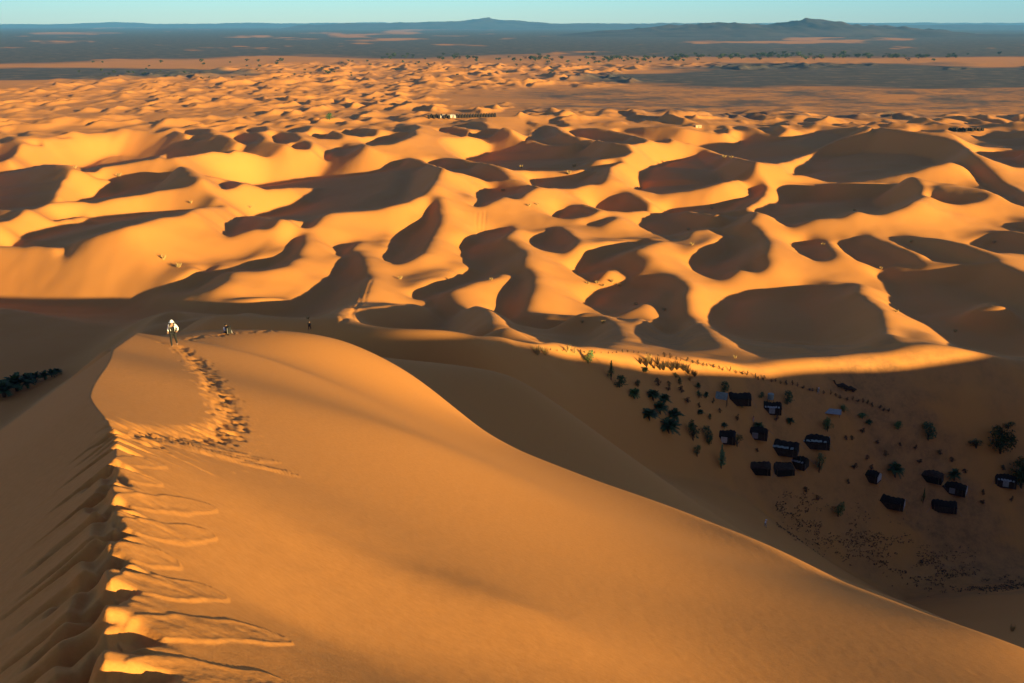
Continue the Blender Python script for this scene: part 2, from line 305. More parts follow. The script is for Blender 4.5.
def cubic(G,x,y):
    fi=np.clip((x*UD[0]+y*UD[1]-U0)/DU,1.01,NU-3.01); fj=np.clip((x*VD[0]+y*VD[1]-V0)/DU,1.01,NV-3.01)
    i=fi.astype(int); j=fj.astype(int); a=fi-i; b=fj-j
    def wts(t): return ((1-t)**3/6,(3*t**3-6*t*t+4)/6,(-3*t**3+3*t*t+3*t+1)/6,t**3/6)
    wa=wts(a); wb=wts(b); out=0
    for p in range(4):
        r=0
        for q in range(4): r=r+wb[q]*G[i+p-1,j+q-1]
        out=out+wa[p]*r
    return out
H_F,_zn,_m=solve(44)
H_F=H_F+np.clip(.9*(H_F-gauss(H_F,2.6)),-.9,1.2)+.45*fbm(GX/19,GY/19,3,91)+.12*fbm(GX/5.5,GY/5.5,2,92)
def ground_z(x,y):
    x=np.asarray(x,float); y=np.asarray(y,float); r=np.hypot(x,y); az=np.degrees(np.arctan2(x,y))
    zf=np.zeros_like(r)+0.0
    m=(r>60)&(r<1500)&(np.abs(az)<50)
    if m.any(): zf[m]=cubic(H_F,x[m],y[m])
    near_amp=1-sst(900,1500,r)
    pz=np.zeros_like(r); q=r<4200
    if q.any():
        big=dunes(x[q],y[q],120,11,3)*near_amp[q]*sst(60,200,r[q])
        lam=1.0
        far1=dunes(x[q],y[q],50,5.6,21)*sst(820,1100,r[q])*(1-sst(1500,2300,r[q]))
        far2=dunes(x[q],y[q],66,7.2,47)*sst(1400,2000,r[q])*(1-sst(2700,3600,r[q]))
        px,py=proj(x[q],y[q],0*x[q])
        # flat gravel plains between the dunes, right of the middle
        e=np.sqrt(((px-830)/370)**2+((py-98)/17)**2)+.35*fbm(px/60,py/9,3,71)
        flat=sst(.85,1.15,e)
        e2=np.sqrt(((px-880)/260)**2+((py-76)/11)**2)+.5*fbm(px/50,py/7,3,73)
        flat=flat*sst(.8,1.1,e2)
        edge=62+.000*px+6*fbm(px/120,py/30,3,75)+np.where(px<260,(260-px)*.1,0)
        flat=flat*sst(-3,9,py-edge+3)
        flat=np.where(np.abs(az[q])>40,1-sst(2200,3200,r[q]),flat)
        pz[q]=big+(far1+far2)*flat
    w=sst(1010,1180,r); w=np.maximum(w,sst(34,44,np.abs(az))); w=np.where(r<70,1,w)
    z=zf*(1-w)+pz*w
    zn=np.full_like(r,-60.0); m=(r<390)
    if m.any(): zn[m]=near_z(x[m],y[m])-90*sst(345,390,r[m])
    side=sst(110,150,np.abs(az-(-24)+0))   # behind the camera fall away gently
    kk=np.clip(r*.01,.02,3.0); hh=np.clip(.5+.5*(z-zn)/kk,0,1); z=zn*(1-hh)+z*hh+kk*hh*(1-hh)
    return z
def ground_hit(px,py,d0=2.5,d1=6000):
    x,y,z=ray(px,py); h=math.hypot(x,y); D=np.exp(np.linspace(math.log(d0),math.log(d1),2600))
    X=x/h*D; Y=y/h*D; Z=CAMZ+z/h*D; g=ground_z(X,Y); i=int(np.argmax(Z<g))
    if i==0: i=len(D)-1
    a=(Z[i-1]-g[i-1])/max(1e-6,(Z[i-1]-g[i-1])-(Z[i]-g[i])); 
    xx=X[i-1]+(X[i]-X[i-1])*a; yy=Y[i-1]+(Y[i]-Y[i-1])*a
    return xx,yy,float(ground_z(np.array([xx]),np.array([yy]))[0])
# ---------------------------------------------------------------- the ground sheet
def seg(a,b,st): 
    n=max(2,int(math.log(b/a)/st)); return np.exp(np.linspace(math.log(a),math.log(b),n,endpoint=False))
RAD=np.concatenate([seg(.4,3,.08),seg(3,14,.0045),seg(14,80,.007),seg(80,180,.006),seg(180,1250,.0032),seg(1250,3800,.0034),seg(3800,12000,.02),seg(12000,60000,.08),[60000]])
AZ=np.radians(np.concatenate([np.linspace(-180,-60,40,endpoint=False),np.linspace(-60,-31,60,endpoint=False),np.linspace(-31,31,900,endpoint=False),np.linspace(31,60,60,endpoint=False),np.linspace(60,180,40,endpoint=False)]))
NR,NA=len(RAD),len(AZ)
GXm=RAD[:,None]*np.sin(AZ)[None,:]; GYm=RAD[:,None]*np.cos(AZ)[None,:]
GZm=np.zeros_like(GXm)
for i in range(0,NR,100): GZm[i:i+100]=ground_z(GXm[i:i+100],GYm[i:i+100])
FOOT=[]
# footprints: pits with avalanche tongues along the ridge, and a trodden trail
_rf=random.Random(21)
def _hit(px,py,d0=2.6,d1=200):
    return ground_hit(px,py,d0,d1)
def _local(cx,cy,rad):
    r=math.hypot(cx,cy); i0=np.searchsorted(RAD,max(.5,r-rad)); i1=np.searchsorted(RAD,r+rad); a=math.atan2(cx,cy); da=math.asin(min(.99,rad/r))
    j0=np.searchsorted(AZ,a-da); j1=np.searchsorted(AZ,a+da); return slice(i0,i1),slice(j0,j1)
def pit(cx,cy,ang,la,lb,dep,rim=.35):
    sl=_local(cx,cy,max(la,lb)*3.2); X=GXm[sl]-cx; Y=GYm[sl]-cy; c,s=math.cos(ang),math.sin(ang)
    u=(X*c+Y*s)/la; v=(-X*s+Y*c)/lb; q=np.sqrt(u*u+v*v)
    q=q*(1+.12*np.sin(np.arctan2(v,u)*3+cx*9))
    GZm[sl]+= -dep*(1-sst(.35,1.05,q)) + dep*rim*np.exp(-((q-1.35)/.32)**2)
def tongue(cx,cy,ang,L,Wd,hgt,seed):
    # raised lobe of slumped sand, steep lip, rough inside
    mx=cx+math.cos(ang)*L*.5; my=cy+math.sin(ang)*L*.5
    sl=_local(mx,my,L*1.0+Wd); X=GXm[sl]-cx; Y=GYm[sl]-cy; c,s=math.cos(ang),math.sin(ang)
    u=(X*c+Y*s)/L; v=(-X*s+Y*c)
    wloc=Wd*np.sqrt(np.clip(np.minimum(u*3.2+.25,1)*(1-np.clip(u,0,1)**4),0,1))*(1+.4*fbm(u*3+seed,v*4+seed,3,seed+9))+1e-4
    q=np.abs(v)/wloc; m=(1-sst(.78,1.0,q))*(u>-.08)*(u<1.0)
    lip=np.exp(-((q-.82)/.16)**2)*(.55+.9*vnoise(u*7+seed,v*0+seed,seed))*(u>-.02)*(u<1.0)
    rough=fbm(GXm[sl]*7,GYm[sl]*7,4,seed)*.75+fbm(GXm[sl]*28,GYm[sl]*28,2,seed+3)*.3
    GZm[sl]+=hgt*(m*(.8+rough*.8)+.5*lip*m)
# the trampled crest is rounded off
for i in range(int(np.searchsorted(RAD,2.2)),int(np.searchsorted(RAD,12.6))):
    r_=RAD[i]; a_=math.atan2(*at(110,600,5)[:2]); j0=int(np.searchsorted(AZ,a_-.28)); j1=int(np.searchsorted(AZ,a_+.28)); w_=max(1,int(.10*(1+.5*math.sin(r_*5))/r_/(AZ[j0+3]-AZ[j0+2])))
    k_=np.hanning(2*w_+3); k_/=k_.sum(); row=GZm[i,j0:j1]; sm=np.convolve(np.pad(row,w_+1,mode='edge'),k_,'valid'); wt=np.hanning(len(row))**.3; GZm[i,j0:j1]=row*(1-wt)+sm*wt
_dn=math.radians(52)   # direction of the slumps, measured from +x
for k,(px,py,w_,tw) in enumerate([(140,676,1.0,150),(138,632,.9,150),(122,588,.75,100),(120,556,.7,55),(120,528,.75,92),(122,502,.75,92),(112,478,.65,45),(118,461,.6,45)]):
    cx,cy,cz=_hit(px,py); m_=(cy*cP-(cz-CAMZ)*sP)/F
    ex,ey,_=_hit(px+tw,py+tw*.05)
    ang=math.atan2(ey-cy,ex-cx); L=math.hypot(ex-cx,ey-cy)
    tongue(cx,cy,ang,L,.17*w_+.03,.010,k*7)
    pit(cx-.12*math.cos(ang),cy-.12*math.sin(ang),ang,.30*w_,.15*w_,.12*w_,.05)
    # matching slump on the shaded side
    bx,by=cx-.42*math.cos(ang),cy-.42*math.sin(ang)
    pit(bx,by,ang+2.5,.3,.12,.10,.08); pit(bx-.45*math.cos(ang+.5),by-.45*math.sin(ang+.5),ang+.45,.5,.12,.08,.08)
for k,(px,py) in enumerate([(112,449),(106,443),(118,440),(104,455),(108,468),(98,476),(92,500),(86,524),(80,550),(74,585),(66,620),(60,655),(100,440),(96,462),(84,486),(78,512),(70,540),(64,572)]):
    try:
        cx,cy,cz=_hit(px,py); pit(cx,cy,math.radians(-140+_rf.uniform(-15,15)),.42,.10,.07,.08)
    except Exception: pass
_tr=[(122,433),(140,432),(160,434),(180,436),(200,437),(214,434),(226,429),(229,420),(226,410),(221,400),(215,390),(210,380),(204,371),(197,362),(189,354),(181,348),(176,345)]
_pts=[]
for (x0,y0),(x1,y1) in zip(_tr[:-1],_tr[1:]):
    a=_hit(x0,y0); b=_hit(x1,y1); d=math.hypot(b[0]-a[0],b[1]-a[1]); n_=max(1,int(d/.22))
    for i in range(n_):
        t=i/n_; _pts.append((a[0]+(b[0]-a[0])*t,a[1]+(b[1]-a[1])*t))
for i,(x,y) in enumerate(_pts[::3]):
    pit(x,y,_rf.uniform(0,3.1),.55,.36,.055,.0)
for i,(x,y) in enumerate(_pts):
    r_=math.hypot(x,y); sc_=.25+min(1,r_/30)*.5
    for k in range(3):
        ox,oy=_rf.gauss(0,.26*sc_+.06),_rf.gauss(0,.26*sc_+.06); w_=.75 if r_<18 else 1.15
        pit(x+ox,y+oy,_rf.uniform(0,3.1),.17*w_,.10*w_,.04*w_,.04)
    if r_<30 and i%4==0: tongue(x,y,math.radians(15+_rf.uniform(-8,10)),_rf.uniform(.7,1.9) if r_<20 else _rf.uniform(.6,1.2),.08,.014,i)
for (px,py,px2,py2) in [(150,436,292,472),(150,438,262,462),(170,440,300,476),(140,431,250,455),(160,436,280,462)]:
    a=_hit(px,py); b=_hit(px2,py2); tongue(a[0],a[1],math.atan2(b[1]-a[1],b[0]-a[0]),math.hypot(b[0]-a[0],b[1]-a[1]),.17,.018,px2)
# trodden line along the far rim
_l=[(186,340),(200,336.5),(215,336),(228,333.5),(245,333),(262,331.5),(280,330.5)]
for (x0,y0),(x1,y1) in zip(_l[:-1],_l[1:]):
    a=_hit(x0,y0); b=_hit(x1,y1); n_=max(1,int(math.hypot(b[0]-a[0],b[1]-a[1])/.3))
    for i in range(n_): t=i/n_; pit(a[0]+(b[0]-a[0])*t+_rf.gauss(0,.12),a[1]+(b[1]-a[1])*t+_rf.gauss(0,.12),_rf.uniform(0,3),.28,.18,.07,.15)
# foot tracks over the big dunes
for tr in [[(372,280),(367,292),(362,303),(352,314),(344,322)],[(364,283),(361,295),(358,306),(350,314)],[(482,213),(481,224),(480,233)],[(486,212),(485,222),(484,232)],[(477,213),(476,223),(477,232)],[(440,208),(445,211)]]:
    for (x0,y0),(x1,y1) in zip(tr[:-1],tr[1:]):
        a=_hit(x0,y0,100,1400); b=_hit(x1,y1,100,1400); n_=max(1,int(math.hypot(b[0]-a[0],b[1]-a[1])/1.0))
        for i in range(n_): t=i/n_; pit(a[0]+(b[0]-a[0])*t,a[1]+(b[1]-a[1])*t,_rf.uniform(0,3),1.0,.8,.13,.1)
# surface kinds: gravel (dark stony plain) 0..1, coloured in the material
PXm,PYm=proj(GXm,GYm,GZm*0); rr=RAD[:,None]+0*GXm
n1=fbm(PXm/140,PYm/6,4,5); n2=fbm(PXm/50,PYm/3,4,15); n3=fbm(GXm/9,GYm/9,3,25)
grav=np.zeros_like(GXm)
front=np.abs(np.degrees(AZ))[None,:]<60
# far plain
gp=sst(1,-3,PYm-(57+5*n1-np.clip((300-PXm)/300,0,1)*-8))*front; grav=np.maximum(grav,gp*sst(-.35,.05,n2*1.2+n1*.8+.5))
# dark band at the left
e=np.sqrt(((PXm-60)/210)**2+((PYm-74)/6.5)**2)+.3*n1; grav=np.maximum(grav,sst(1.15,.85,e))
# dark plain to the right
e=np.sqrt(((PXm-930)/330)**2+((PYm-77)/13)**2)+.35*n1+.1*n2; grav=np.maximum(grav,sst(1.1,.85,e))
e=np.sqrt(((PXm-860)/400)**2+((PYm-102)/20)**2)+.3*n1+.15*n2; stony=sst(1.1,.8,e)*.62
grav=np.maximum(grav,np.clip(stony*(.8+1.6*n2+.8*n3),0,.9))
# camp floor stones
e=np.sqrt(((GXm-120)/70)**2+((GYm-185)/30)**2)+.5*n3
grav=np.clip(grav,0,1); grav=np.where(front&(rr>900),grav,0)
grav=np.where(~front&(rr>3500),1,grav)
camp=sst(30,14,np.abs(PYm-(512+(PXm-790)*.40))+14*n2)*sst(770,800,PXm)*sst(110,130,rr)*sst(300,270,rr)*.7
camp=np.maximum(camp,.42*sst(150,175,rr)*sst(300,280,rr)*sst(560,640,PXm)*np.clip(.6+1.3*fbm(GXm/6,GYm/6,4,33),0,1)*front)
def sheet(name,X,Y,Z,wrap,centre,mat):
    nr,na=X.shape; co=np.stack([X,Y,Z],-1).reshape(-1,3).astype(np.float32); n=len(co)
    i=np.arange(nr-1)[:,None]*na; j=np.arange(na)[None,:]; j2=(j+1)%na
    q=np.stack([i+j,i+na+j,i+na+j2,i+j2],-1).reshape(-1,4)[:, ::-1]
    tri=None
    co=np.vstack([co,[[0,0,centre]]]).astype(np.float32)
    k=np.arange(na); tri=np.stack([np.full(na,n),k,(k+1)%na],-1)[:, ::-1]
    me=bpy.data.meshes.new(name); me.vertices.add(len(co)); me.vertices.foreach_set('co',co.ravel())
    nl=q.size+tri.size; me.loops.add(nl); me.loops.foreach_set('vertex_index',np.concatenate([q.ravel(),tri.ravel()]).astype(np.int32))
    np_=len(q)+len(tri); me.polygons.add(np_)
    ls=np.concatenate([np.arange(len(q))*4,len(q)*4+np.arange(len(tri))*3]).astype(np.int32)
    me.polygons.foreach_set('loop_start',ls); me.polygons.foreach_set('loop_total',np.concatenate([np.full(len(q),4),np.full(len(tri),3)]).astype(np.int32))
    me.polygons.foreach_set('use_smooth',np.ones(np_,bool)); me.update(); me.validate()
    me.materials.append(mat); o=bpy.data.objects.new(name,me); scene.collection.objects.link(o)
    return o
def newmat(name):
    m=bpy.data.materials.new(name); m.use_nodes=True; n=m.node_tree; b=n.nodes['Principled BSDF']; return m,n,b
ms,n,b=newmat('sand')
def N(nt,t,**k):
    x=nt.nodes.new(t)
    for a,v in k.items(): setattr(x,a,v)
    return x
def noise_node(n,scale,detail,vec,rough=.55):
    x=N(n,'ShaderNodeTexNoise'); x.inputs['Scale'].default_value=scale; x.inputs['Detail'].default_value=detail; x.inputs['Roughness'].default_value=rough
    n.links.new(vec,x.inputs['Vector']); return x
def ramp(n,fac,stops):
    x=N(n,'ShaderNodeValToRGB'); el=x.color_ramp.elements
    while len(el)<len(stops): el.new(.5)
    for e,(p,c) in zip(el,stops): e.position=p; e.color=(*c,1) if len(c)==3 else c
    n.links.new(fac,x.inputs[0]); return x
def mix(n,fac,a,c,mode='MIX'):
    x=N(n,'ShaderNodeMix',data_type='RGBA',blend_type=mode)
    for s,v in ((0,fac),(6,a),(7,c)):
        if hasattr(v,'is_output'): n.links.new(v,x.inputs[s])
        else: x.inputs[s].default_value=v if s==0 else (*v,1)
    return x.outputs[2]
geo=N(n,'ShaderNodeNewGeometry'); pos=geo.outputs['Position']
SAND=(.60,.245,.062)
c1=ramp(n,noise_node(n,.011,4,pos).outputs[0],[(.3,(.57,.215,.042)),(.7,(.64,.255,.056))]).outputs[0]
fine=noise_node(n,9.0,8,pos,.8)
c1=mix(n,.32,c1,ramp(n,fine.outputs[0],[(.35,(.45,.17,.04)),(.65,(.72,.32,.1))]).outputs[0])
ag=N(n,'ShaderNodeAttribute',attribute_name='gravel'); ac=N(n,'ShaderNodeAttribute',attribute_name='camp')
gn=noise_node(n,.02,8,pos,.7)
gc=ramp(n,gn.outputs[0],[(.32,(.045,.042,.042)),(.52,(.09,.075,.064)),(.7,(.24,.15,.085))]).outputs[0]
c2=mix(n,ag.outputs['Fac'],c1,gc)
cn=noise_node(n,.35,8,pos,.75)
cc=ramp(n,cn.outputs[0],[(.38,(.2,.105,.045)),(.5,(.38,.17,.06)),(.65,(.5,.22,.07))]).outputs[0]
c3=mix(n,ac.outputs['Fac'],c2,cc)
n.links.new(c3,b.inputs['Base Color']); b.inputs['Roughness'].default_value=.9; b.inputs['Specular IOR Level'].default_value=.15
# wind ripples and grain
mp=N(n,'ShaderNodeMapping'); mp.inputs['Rotation'].default_value=(0,0,R(25)); mp.inputs['Scale'].default_value=(1,.35,1); n.links.new(pos,mp.inputs[0])
rp=noise_node(n,3.2,3,mp.outputs[0],.5)
gr=noise_node(n,45,3,pos,.6)
bp=N(n,'ShaderNodeBump'); bp.inputs['Strength'].default_value=.5; bp.inputs['Distance'].default_value=.02
ad=N(n,'ShaderNodeMath',operation='MULTIPLY_ADD'); n.links.new(gr.outputs[0],ad.inputs[0]); ad.inputs[1].default_value=.25; n.links.new(rp.outputs[0],ad.inputs[2])
n.links.new(ad.outputs[0],bp.inputs['Height']); n.links.new(bp.outputs[0],b.inputs['Normal'])
ground=sheet('ground',GXm,GYm,GZm,True,103.3,ms); ground['kind']='structure'
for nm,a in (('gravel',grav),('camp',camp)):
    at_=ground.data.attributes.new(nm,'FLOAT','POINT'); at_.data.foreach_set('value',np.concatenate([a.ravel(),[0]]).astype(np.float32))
print('ground',len(ground.data.vertices),time.time()-_T0,flush=True)
# ---------------------------------------------------------------- haze: one closed box of thin air
hm=bpy.data.materials.new('air'); hm.use_nodes=True; hn=hm.node_tree; hn.nodes.clear()
ho=hn.nodes.new('ShaderNodeOutputMaterial'); hv=hn.nodes.new('ShaderNodeVolumePrincipled')
hv.inputs['Color'].default_value=(.13,.42,1.0,1); hv.inputs['Density'].default_value=3.8e-5; hv.inputs['Anisotropy'].default_value=.0
hn.links.new(hv.outputs[0],ho.inputs['Volume'])
bm=bmesh.new(); bmesh.ops.create_cube(bm,size=1.0)
for v in bm.verts: v.co=Vector((v.co.x*122000,v.co.y*122000,-70 if v.co.z<0 else 1500))
me=bpy.data.meshes.new('haze'); bm.to_mesh(me); bm.free(); me.materials.append(hm)
haze=bpy.data.objects.new('haze',me); scene.collection.objects.link(haze); haze['kind']='stuff'
scene.cycles.volume_bounces=0
# ---------------------------------------------------------------- helpers
random.seed(7); rnd=random.Random(11)
def link(o): scene.collection.objects.link(o); return o
def simple(name,col,rough=.8,var=.12,scale=3.0,spec=.2,metal=0):
    m,n,b=newmat(name); tc=N(n,'ShaderNodeTexCoord')
    x=noise_node(n,scale,5,tc.outputs['Object'],.65)
    lo=tuple(c*(1-var*1.6) for c in col); hi=tuple(min(1,c*(1+var*1.3)) for c in col)
    r=ramp(n,x.outputs[0],[(.32,lo),(.68,hi)]); n.links.new(r.outputs[0],b.inputs['Base Color'])
    b.inputs['Roughness'].default_value=rough; b.inputs['Specular IOR Level'].default_value=spec; b.inputs['Metallic'].default_value=metal
    return m
M=dict(wool=simple('black_wool',(.022,.015,.011),.95,.4,4),wool2=simple('brown_wool',(.05,.03,.02),.95,.4,4),pale=simple('pale_cloth',(.45,.4,.36),.9,.15),
 white=simple('white_cloth',(.8,.8,.8),.8,.05),teal=simple('teal_sheet',(.22,.27,.24),.45,.15),blue=simple('blue_sheet',(.28,.29,.28),.5,.15),
 palm=simple('palm_green',(.09,.17,.05),.7,.4,8),palm2=simple('pale_green',(.14,.24,.1),.7,.4,8),dark=simple('dark_green',(.06,.10,.035),.7,.4,8),
 dry=simple('dry_straw',(.5,.33,.12),.85,.3,8),drydark=simple('dry_brush',(.07,.045,.025),.9,.4,8),bark=simple('bark',(.09,.055,.035),.95,.3,6),
 skin=simple('skin',(.36,.2,.13),.6,.05),black=simple('black_cloth',(.02,.02,.022),.85,.2),grey=simple('grey_cloth',(.22,.21,.21),.85,.15),
 hair=simple('dark_hair',(.02,.014,.01),.7,.2),camel=simple('camel_coat',(.06,.035,.02),.95,.3),wood=simple('weathered_wood',(.12,.08,.05),.9,.2),
 mud=simple('mud_wall',(.5,.33,.2),.95,.12,1.5),orange=simple('orange_cloth',(.6,.25,.12),.85,.1),leather=simple('boot_leather',(.07,.045,.03),.7,.2),
 veg=simple('far_scrub',(.045,.06,.022),.9,.4,2),rock=simple('hill_rock',(.07,.055,.05),.95,.35,.002))
def mobj(name,verts,faces,mat,parent=None,smooth=False):
    me=bpy.data.meshes.new(name); me.from_pydata([tuple(v) for v in verts],[],faces); me.update()
    if smooth: me.polygons.foreach_set('use_smooth',[True]*len(me.polygons))
    me.materials.append(mat); o=link(bpy.data.objects.new(name,me))
    if parent: o.parent=parent
    return o
def empty(name,loc=(0,0,0),rz=0,scale=1):
    o=link(bpy.data.objects.new(name,None)); o.location=loc; o.rotation_euler=(0,0,rz); o.scale=(scale,)*3; o.empty_display_size=.3; return o
def tag(o,label,cat,group=None):
    o['label']=label; o['category']=cat
    if group: o['group']=group
    return o
def copy_tree(o,parent=None):
    c=o.copy(); link(c); c.parent=parent
    for ch in list(o.children): copy_tree(ch,c)
    return c
def tube(V,Fc,pts,rads,k=6):
    b=len(V); n=len(pts)
    for i,p in enumerate(pts):
        p=Vector(p); d=(Vector(pts[min(i+1,n-1)])-Vector(pts[max(i-1,0)])).normalized()
        a=d.orthogonal().normalized(); c=d.cross(a)
        for j in range(k):
            t=2*math.pi*j/k; V.append(p+(a*math.cos(t)+c*math.sin(t))*rads[i])
    for i in range(n-1):
        for j in range(k):
            Fc.append((b+i*k+j,b+i*k+(j+1)%k,b+(i+1)*k+(j+1)%k,b+(i+1)*k+j))
    Fc.append(tuple(b+j for j in range(k))[::-1]); Fc.append(tuple(b+(n-1)*k+j for j in range(k)))
def place(px,py):
    x,y,z=ground_hit(px,py); fw=y*cP-(z-CAMZ)*sP
    return (x,y,z),fw/F           # ground point, metres per pixel
def gz(x,y): return float(ground_z(np.array([x]),np.array([y]))[0])
LAND=[('the long tent with the teal screen',738,400),('the blue and white shelter',772,410),('the pale blue edged tent',814,442),('the leftmost black tent',725,438),('the tent with the grey door strip',756,434),('the largest black tent',781,446),('the humped tent nearest the dune',757,468),('the small tent by the dark palm',872,475),('the lone tent of the middle right',891,501),('the two joined tents',942,482),('the lowest tent on the right',944,505),('the tent under the big tree',1006,478),('the flat blue panel',831,413),('the big broad tree',1000,442),('the tall cone shaped tree',611,371),('the dark palm cluster',663,412),('the pale green tree alone on the slope foot',697,450),('the taller pale green tree',721,457),('the green tree right of the largest tent',819,462),('the lone bush nearest the dune foot',838,509),('the round bush under the sand bank',928,431),('the reed thicket',668,366)]
HOLL=[('the big oval hollow',795,325),('the broad hollow of the great dune',880,165),('the wide dark hollow at the right edge',950,300),('the S shaped shadow',490,255),('the long dark hollow left of the middle',340,190),('the round hollow right of the middle',735,250),('the hooked hollow in the middle',600,262),('the curled hollow above the hedge',650,300),('the far wide hollow in the middle',560,165),('the crescent hollow below the far camp',690,175),('the small lens shaped hollow',875,255),('the big glowing dune at left',150,250),('the slim shadow left of the S shape',410,235),('the shaded hollow behind the near dune',440,340)]
_taken={}
def where(lead,px,py,marks,kind=''):
    c=sorted(marks,key=lambda m:(m[1]-px)**2+((m[2]-py)*1.3)**2)
    for n_,x,y in c:
        dx,dy=px-x,py-y; d=('just left of' if dx<0 else 'just right of') if abs(dx)>abs(dy)*1.2 else ('just above' if dy<0 else 'just below')
        for dd in (d,('upper ' if dy<0 else 'lower ')+('left of' if dx<0 else 'right of')):
            t=f'{lead} {dd} {n_}'
            if t not in _taken: _taken[t]=1; return t
    return f'{lead} near {c[0][0]}'
ORD=['zeroth','first','second','third','fourth','fifth','sixth','seventh','eighth','ninth','tenth','eleventh','twelfth','thirteenth','fourteenth','fifteenth','sixteenth','seventeenth','eighteenth','nineteenth']
TENS={20:'twent',30:'thirt',40:'fort',50:'fift',60:'sixt',70:'sevent'}
def ordn(i):
    if i<20: return ORD[i]
    t=TENS[i//10*10]; return t+'ieth' if i%10==0 else t+'y '+ORD[i%10]
# ---------------------------------------------------------------- plants
def leafball(V,Fc,c,rx,rz,n,s,r):
    for _ in range(n):
        while True:
            p=Vector((r.uniform(-1,1),r.uniform(-1,1),r.uniform(-1,1)))
            if .25<p.length<1: break
        p=p*(.75+.35*r.random()); q=Vector(c)+Vector((p.x*rx,p.y*rx,p.z*rz))
        a=Vector((r.gauss(0,1),r.gauss(0,1),r.gauss(0,1))).normalized(); b2=a.orthogonal().normalized(); l=s*r.uniform(.6,1.4)
        b=len(V); V.extend([q-a*l-b2*l*.4,q+b2*l*.5-a*l*.1,q+a*l,q-b2*l*.35+a*l*.2]); Fc.append((b,b+1,b+2,b+3))
def make_shrub(name,mat,r,w=.5,h=1.0,n=420,cone=False,clumps=7,trunk=True,s=.055):
    root=empty(name); V=[];Fc=[]
    for i in range(clumps):
        t=(i+.5)/clumps; zc=h*(.22+.66*t); wr=w*((1.05-t) if cone else math.sin(math.pi*(.22+.66*t))**.7)*r.uniform(.75,1.05)
        a=r.uniform(0,6.28); off=w*.35*(1-t if cone else 1)
        leafball(V,Fc,(math.cos(a)*off,math.sin(a)*off,zc),wr*.72,h*.2,n//clumps,s,r)
    mobj('crown',V,Fc,mat,root)
    V=[];Fc=[]
    tube(V,Fc,[(0,0,-.12),(.01,.01,h*.3),(.03,-.02,h*.75)],[.05,.035,.012],6)
    for k in range(4):
        a=k*1.6+r.random(); tube(V,Fc,[(0,0,h*.12),(math.cos(a)*w*.4,math.sin(a)*w*.4,h*.5)],[.025,.01],4)
    mobj('trunk',V,Fc,M['bark'],root)
    return root
def make_palm(name,mat,r,trunk=.35,fr=44,L=.62):
    root=empty(name); V=[];Fc=[]
    for k in range(fr):
        a=k*2.399+r.uniform(-.2,.2); el=r.uniform(.15,1.35); l=L*r.uniform(.75,1.1); pts=[]
        for i in range(6):
            t=i/5; d=l*t; droop=.55*l*t*t*(1.1-el/2.2); pts.append(Vector((math.cos(a)*math.cos(el)*d,math.sin(a)*math.cos(el)*d,trunk+math.sin(el)*d-droop)))
        side=Vector((-math.sin(a),math.cos(a),0))
        for i in range(5):
            for sg in (-1,1):
                for q in range(3):
                    p=pts[i].lerp(pts[i+1],q/3); d=(pts[i+1]-pts[i]).normalized()
                    tip=p+(side*sg*.8+d*.6+Vector((0,0,-.15)))*.2*(1.15-i/6); b=len(V)
                    V.extend([p-d*.02,p+d*.03,tip]); Fc.append((b,b+1,b+2))
        b=len(V); tube(V,Fc,pts,[.012,.01,.009,.007,.005,.003],3)
    mobj('fronds',V,Fc,mat,root)
    V=[];Fc=[]; pts=[(0,0,-.15)]+[(.01*math.sin(i),.01*math.cos(i),trunk*(i+1)/6) for i in range(6)]
    tube(V,Fc,pts,[.07]+[.055+(i%2)*.012 for i in range(6)],7)
    mobj('trunk',V,Fc,M['bark'],root)
    return root
def make_tuft(name,mat,r,n=46,w=.5,h=.9):
    V=[];Fc=[]
    for _ in range(n):
        a=r.uniform(0,6.28); q=r.random()**.5*w*.4; l=h*r.uniform(.55,1.1); lean=r.uniform(.1,.7)*w
        p=Vector((math.cos(a)*q,math.sin(a)*q,-.05)); t=p+Vector((math.cos(a)*lean,math.sin(a)*lean,l)); m=(p+t)/2+Vector((0,0,l*.1))
        sd=Vector((-math.sin(a),math.cos(a),0))*.022; b=len(V)
        V.extend([p-sd,p+sd,m+sd*.8,t,m-sd*.8]); Fc.append((b,b+1,b+2,b+3,b+4))
    return mobj(name,V,Fc,mat)
R1=random.Random(5)
P_sh=[make_shrub('camp_bush',M[k],R1,.5,1.0) for k in ('dark','palm','palm2')]
P_cone=[make_shrub('conifer_tree',M[k],R1,.42,1.0,cone=True,clumps=9) for k in ('palm','palm2')]
P_big=make_shrub('shade_tree',M['dark'],R1,.55,1.0,n=1500,clumps=14,s=.045)
P_palm=[make_palm('date_palm',M[k],R1) for k in ('dark','palm')]
P_small=make_shrub('small_bush',M['drydark'],R1,.5,1.0,n=130,clumps=4,s=.08)
P_tuft=make_tuft('dry_grass_tuft',M['dry'],R1); P_tuftd=make_tuft('dry_reed_clump',M['drydark'],R1,60)
used=set()
def put(proto,px,py,wpx,hpx,label,cat,group=None,rz=None):
    (x,y,z),m=place(px,py)
    o=proto if proto.name not in used else copy_tree(proto); used.add(proto.name)
    o.location=(x,y,z-.02); o.rotation_euler=(0,0,rnd.uniform(0,6.28) if rz is None else rz)
    kp=1.2 if 'palm' in proto.name else 1.08; o.scale=(wpx*m*kp,wpx*m*kp,hpx*m*1.1); return tag(o,label,cat,group)
G='bushes and trees of the camp garden'
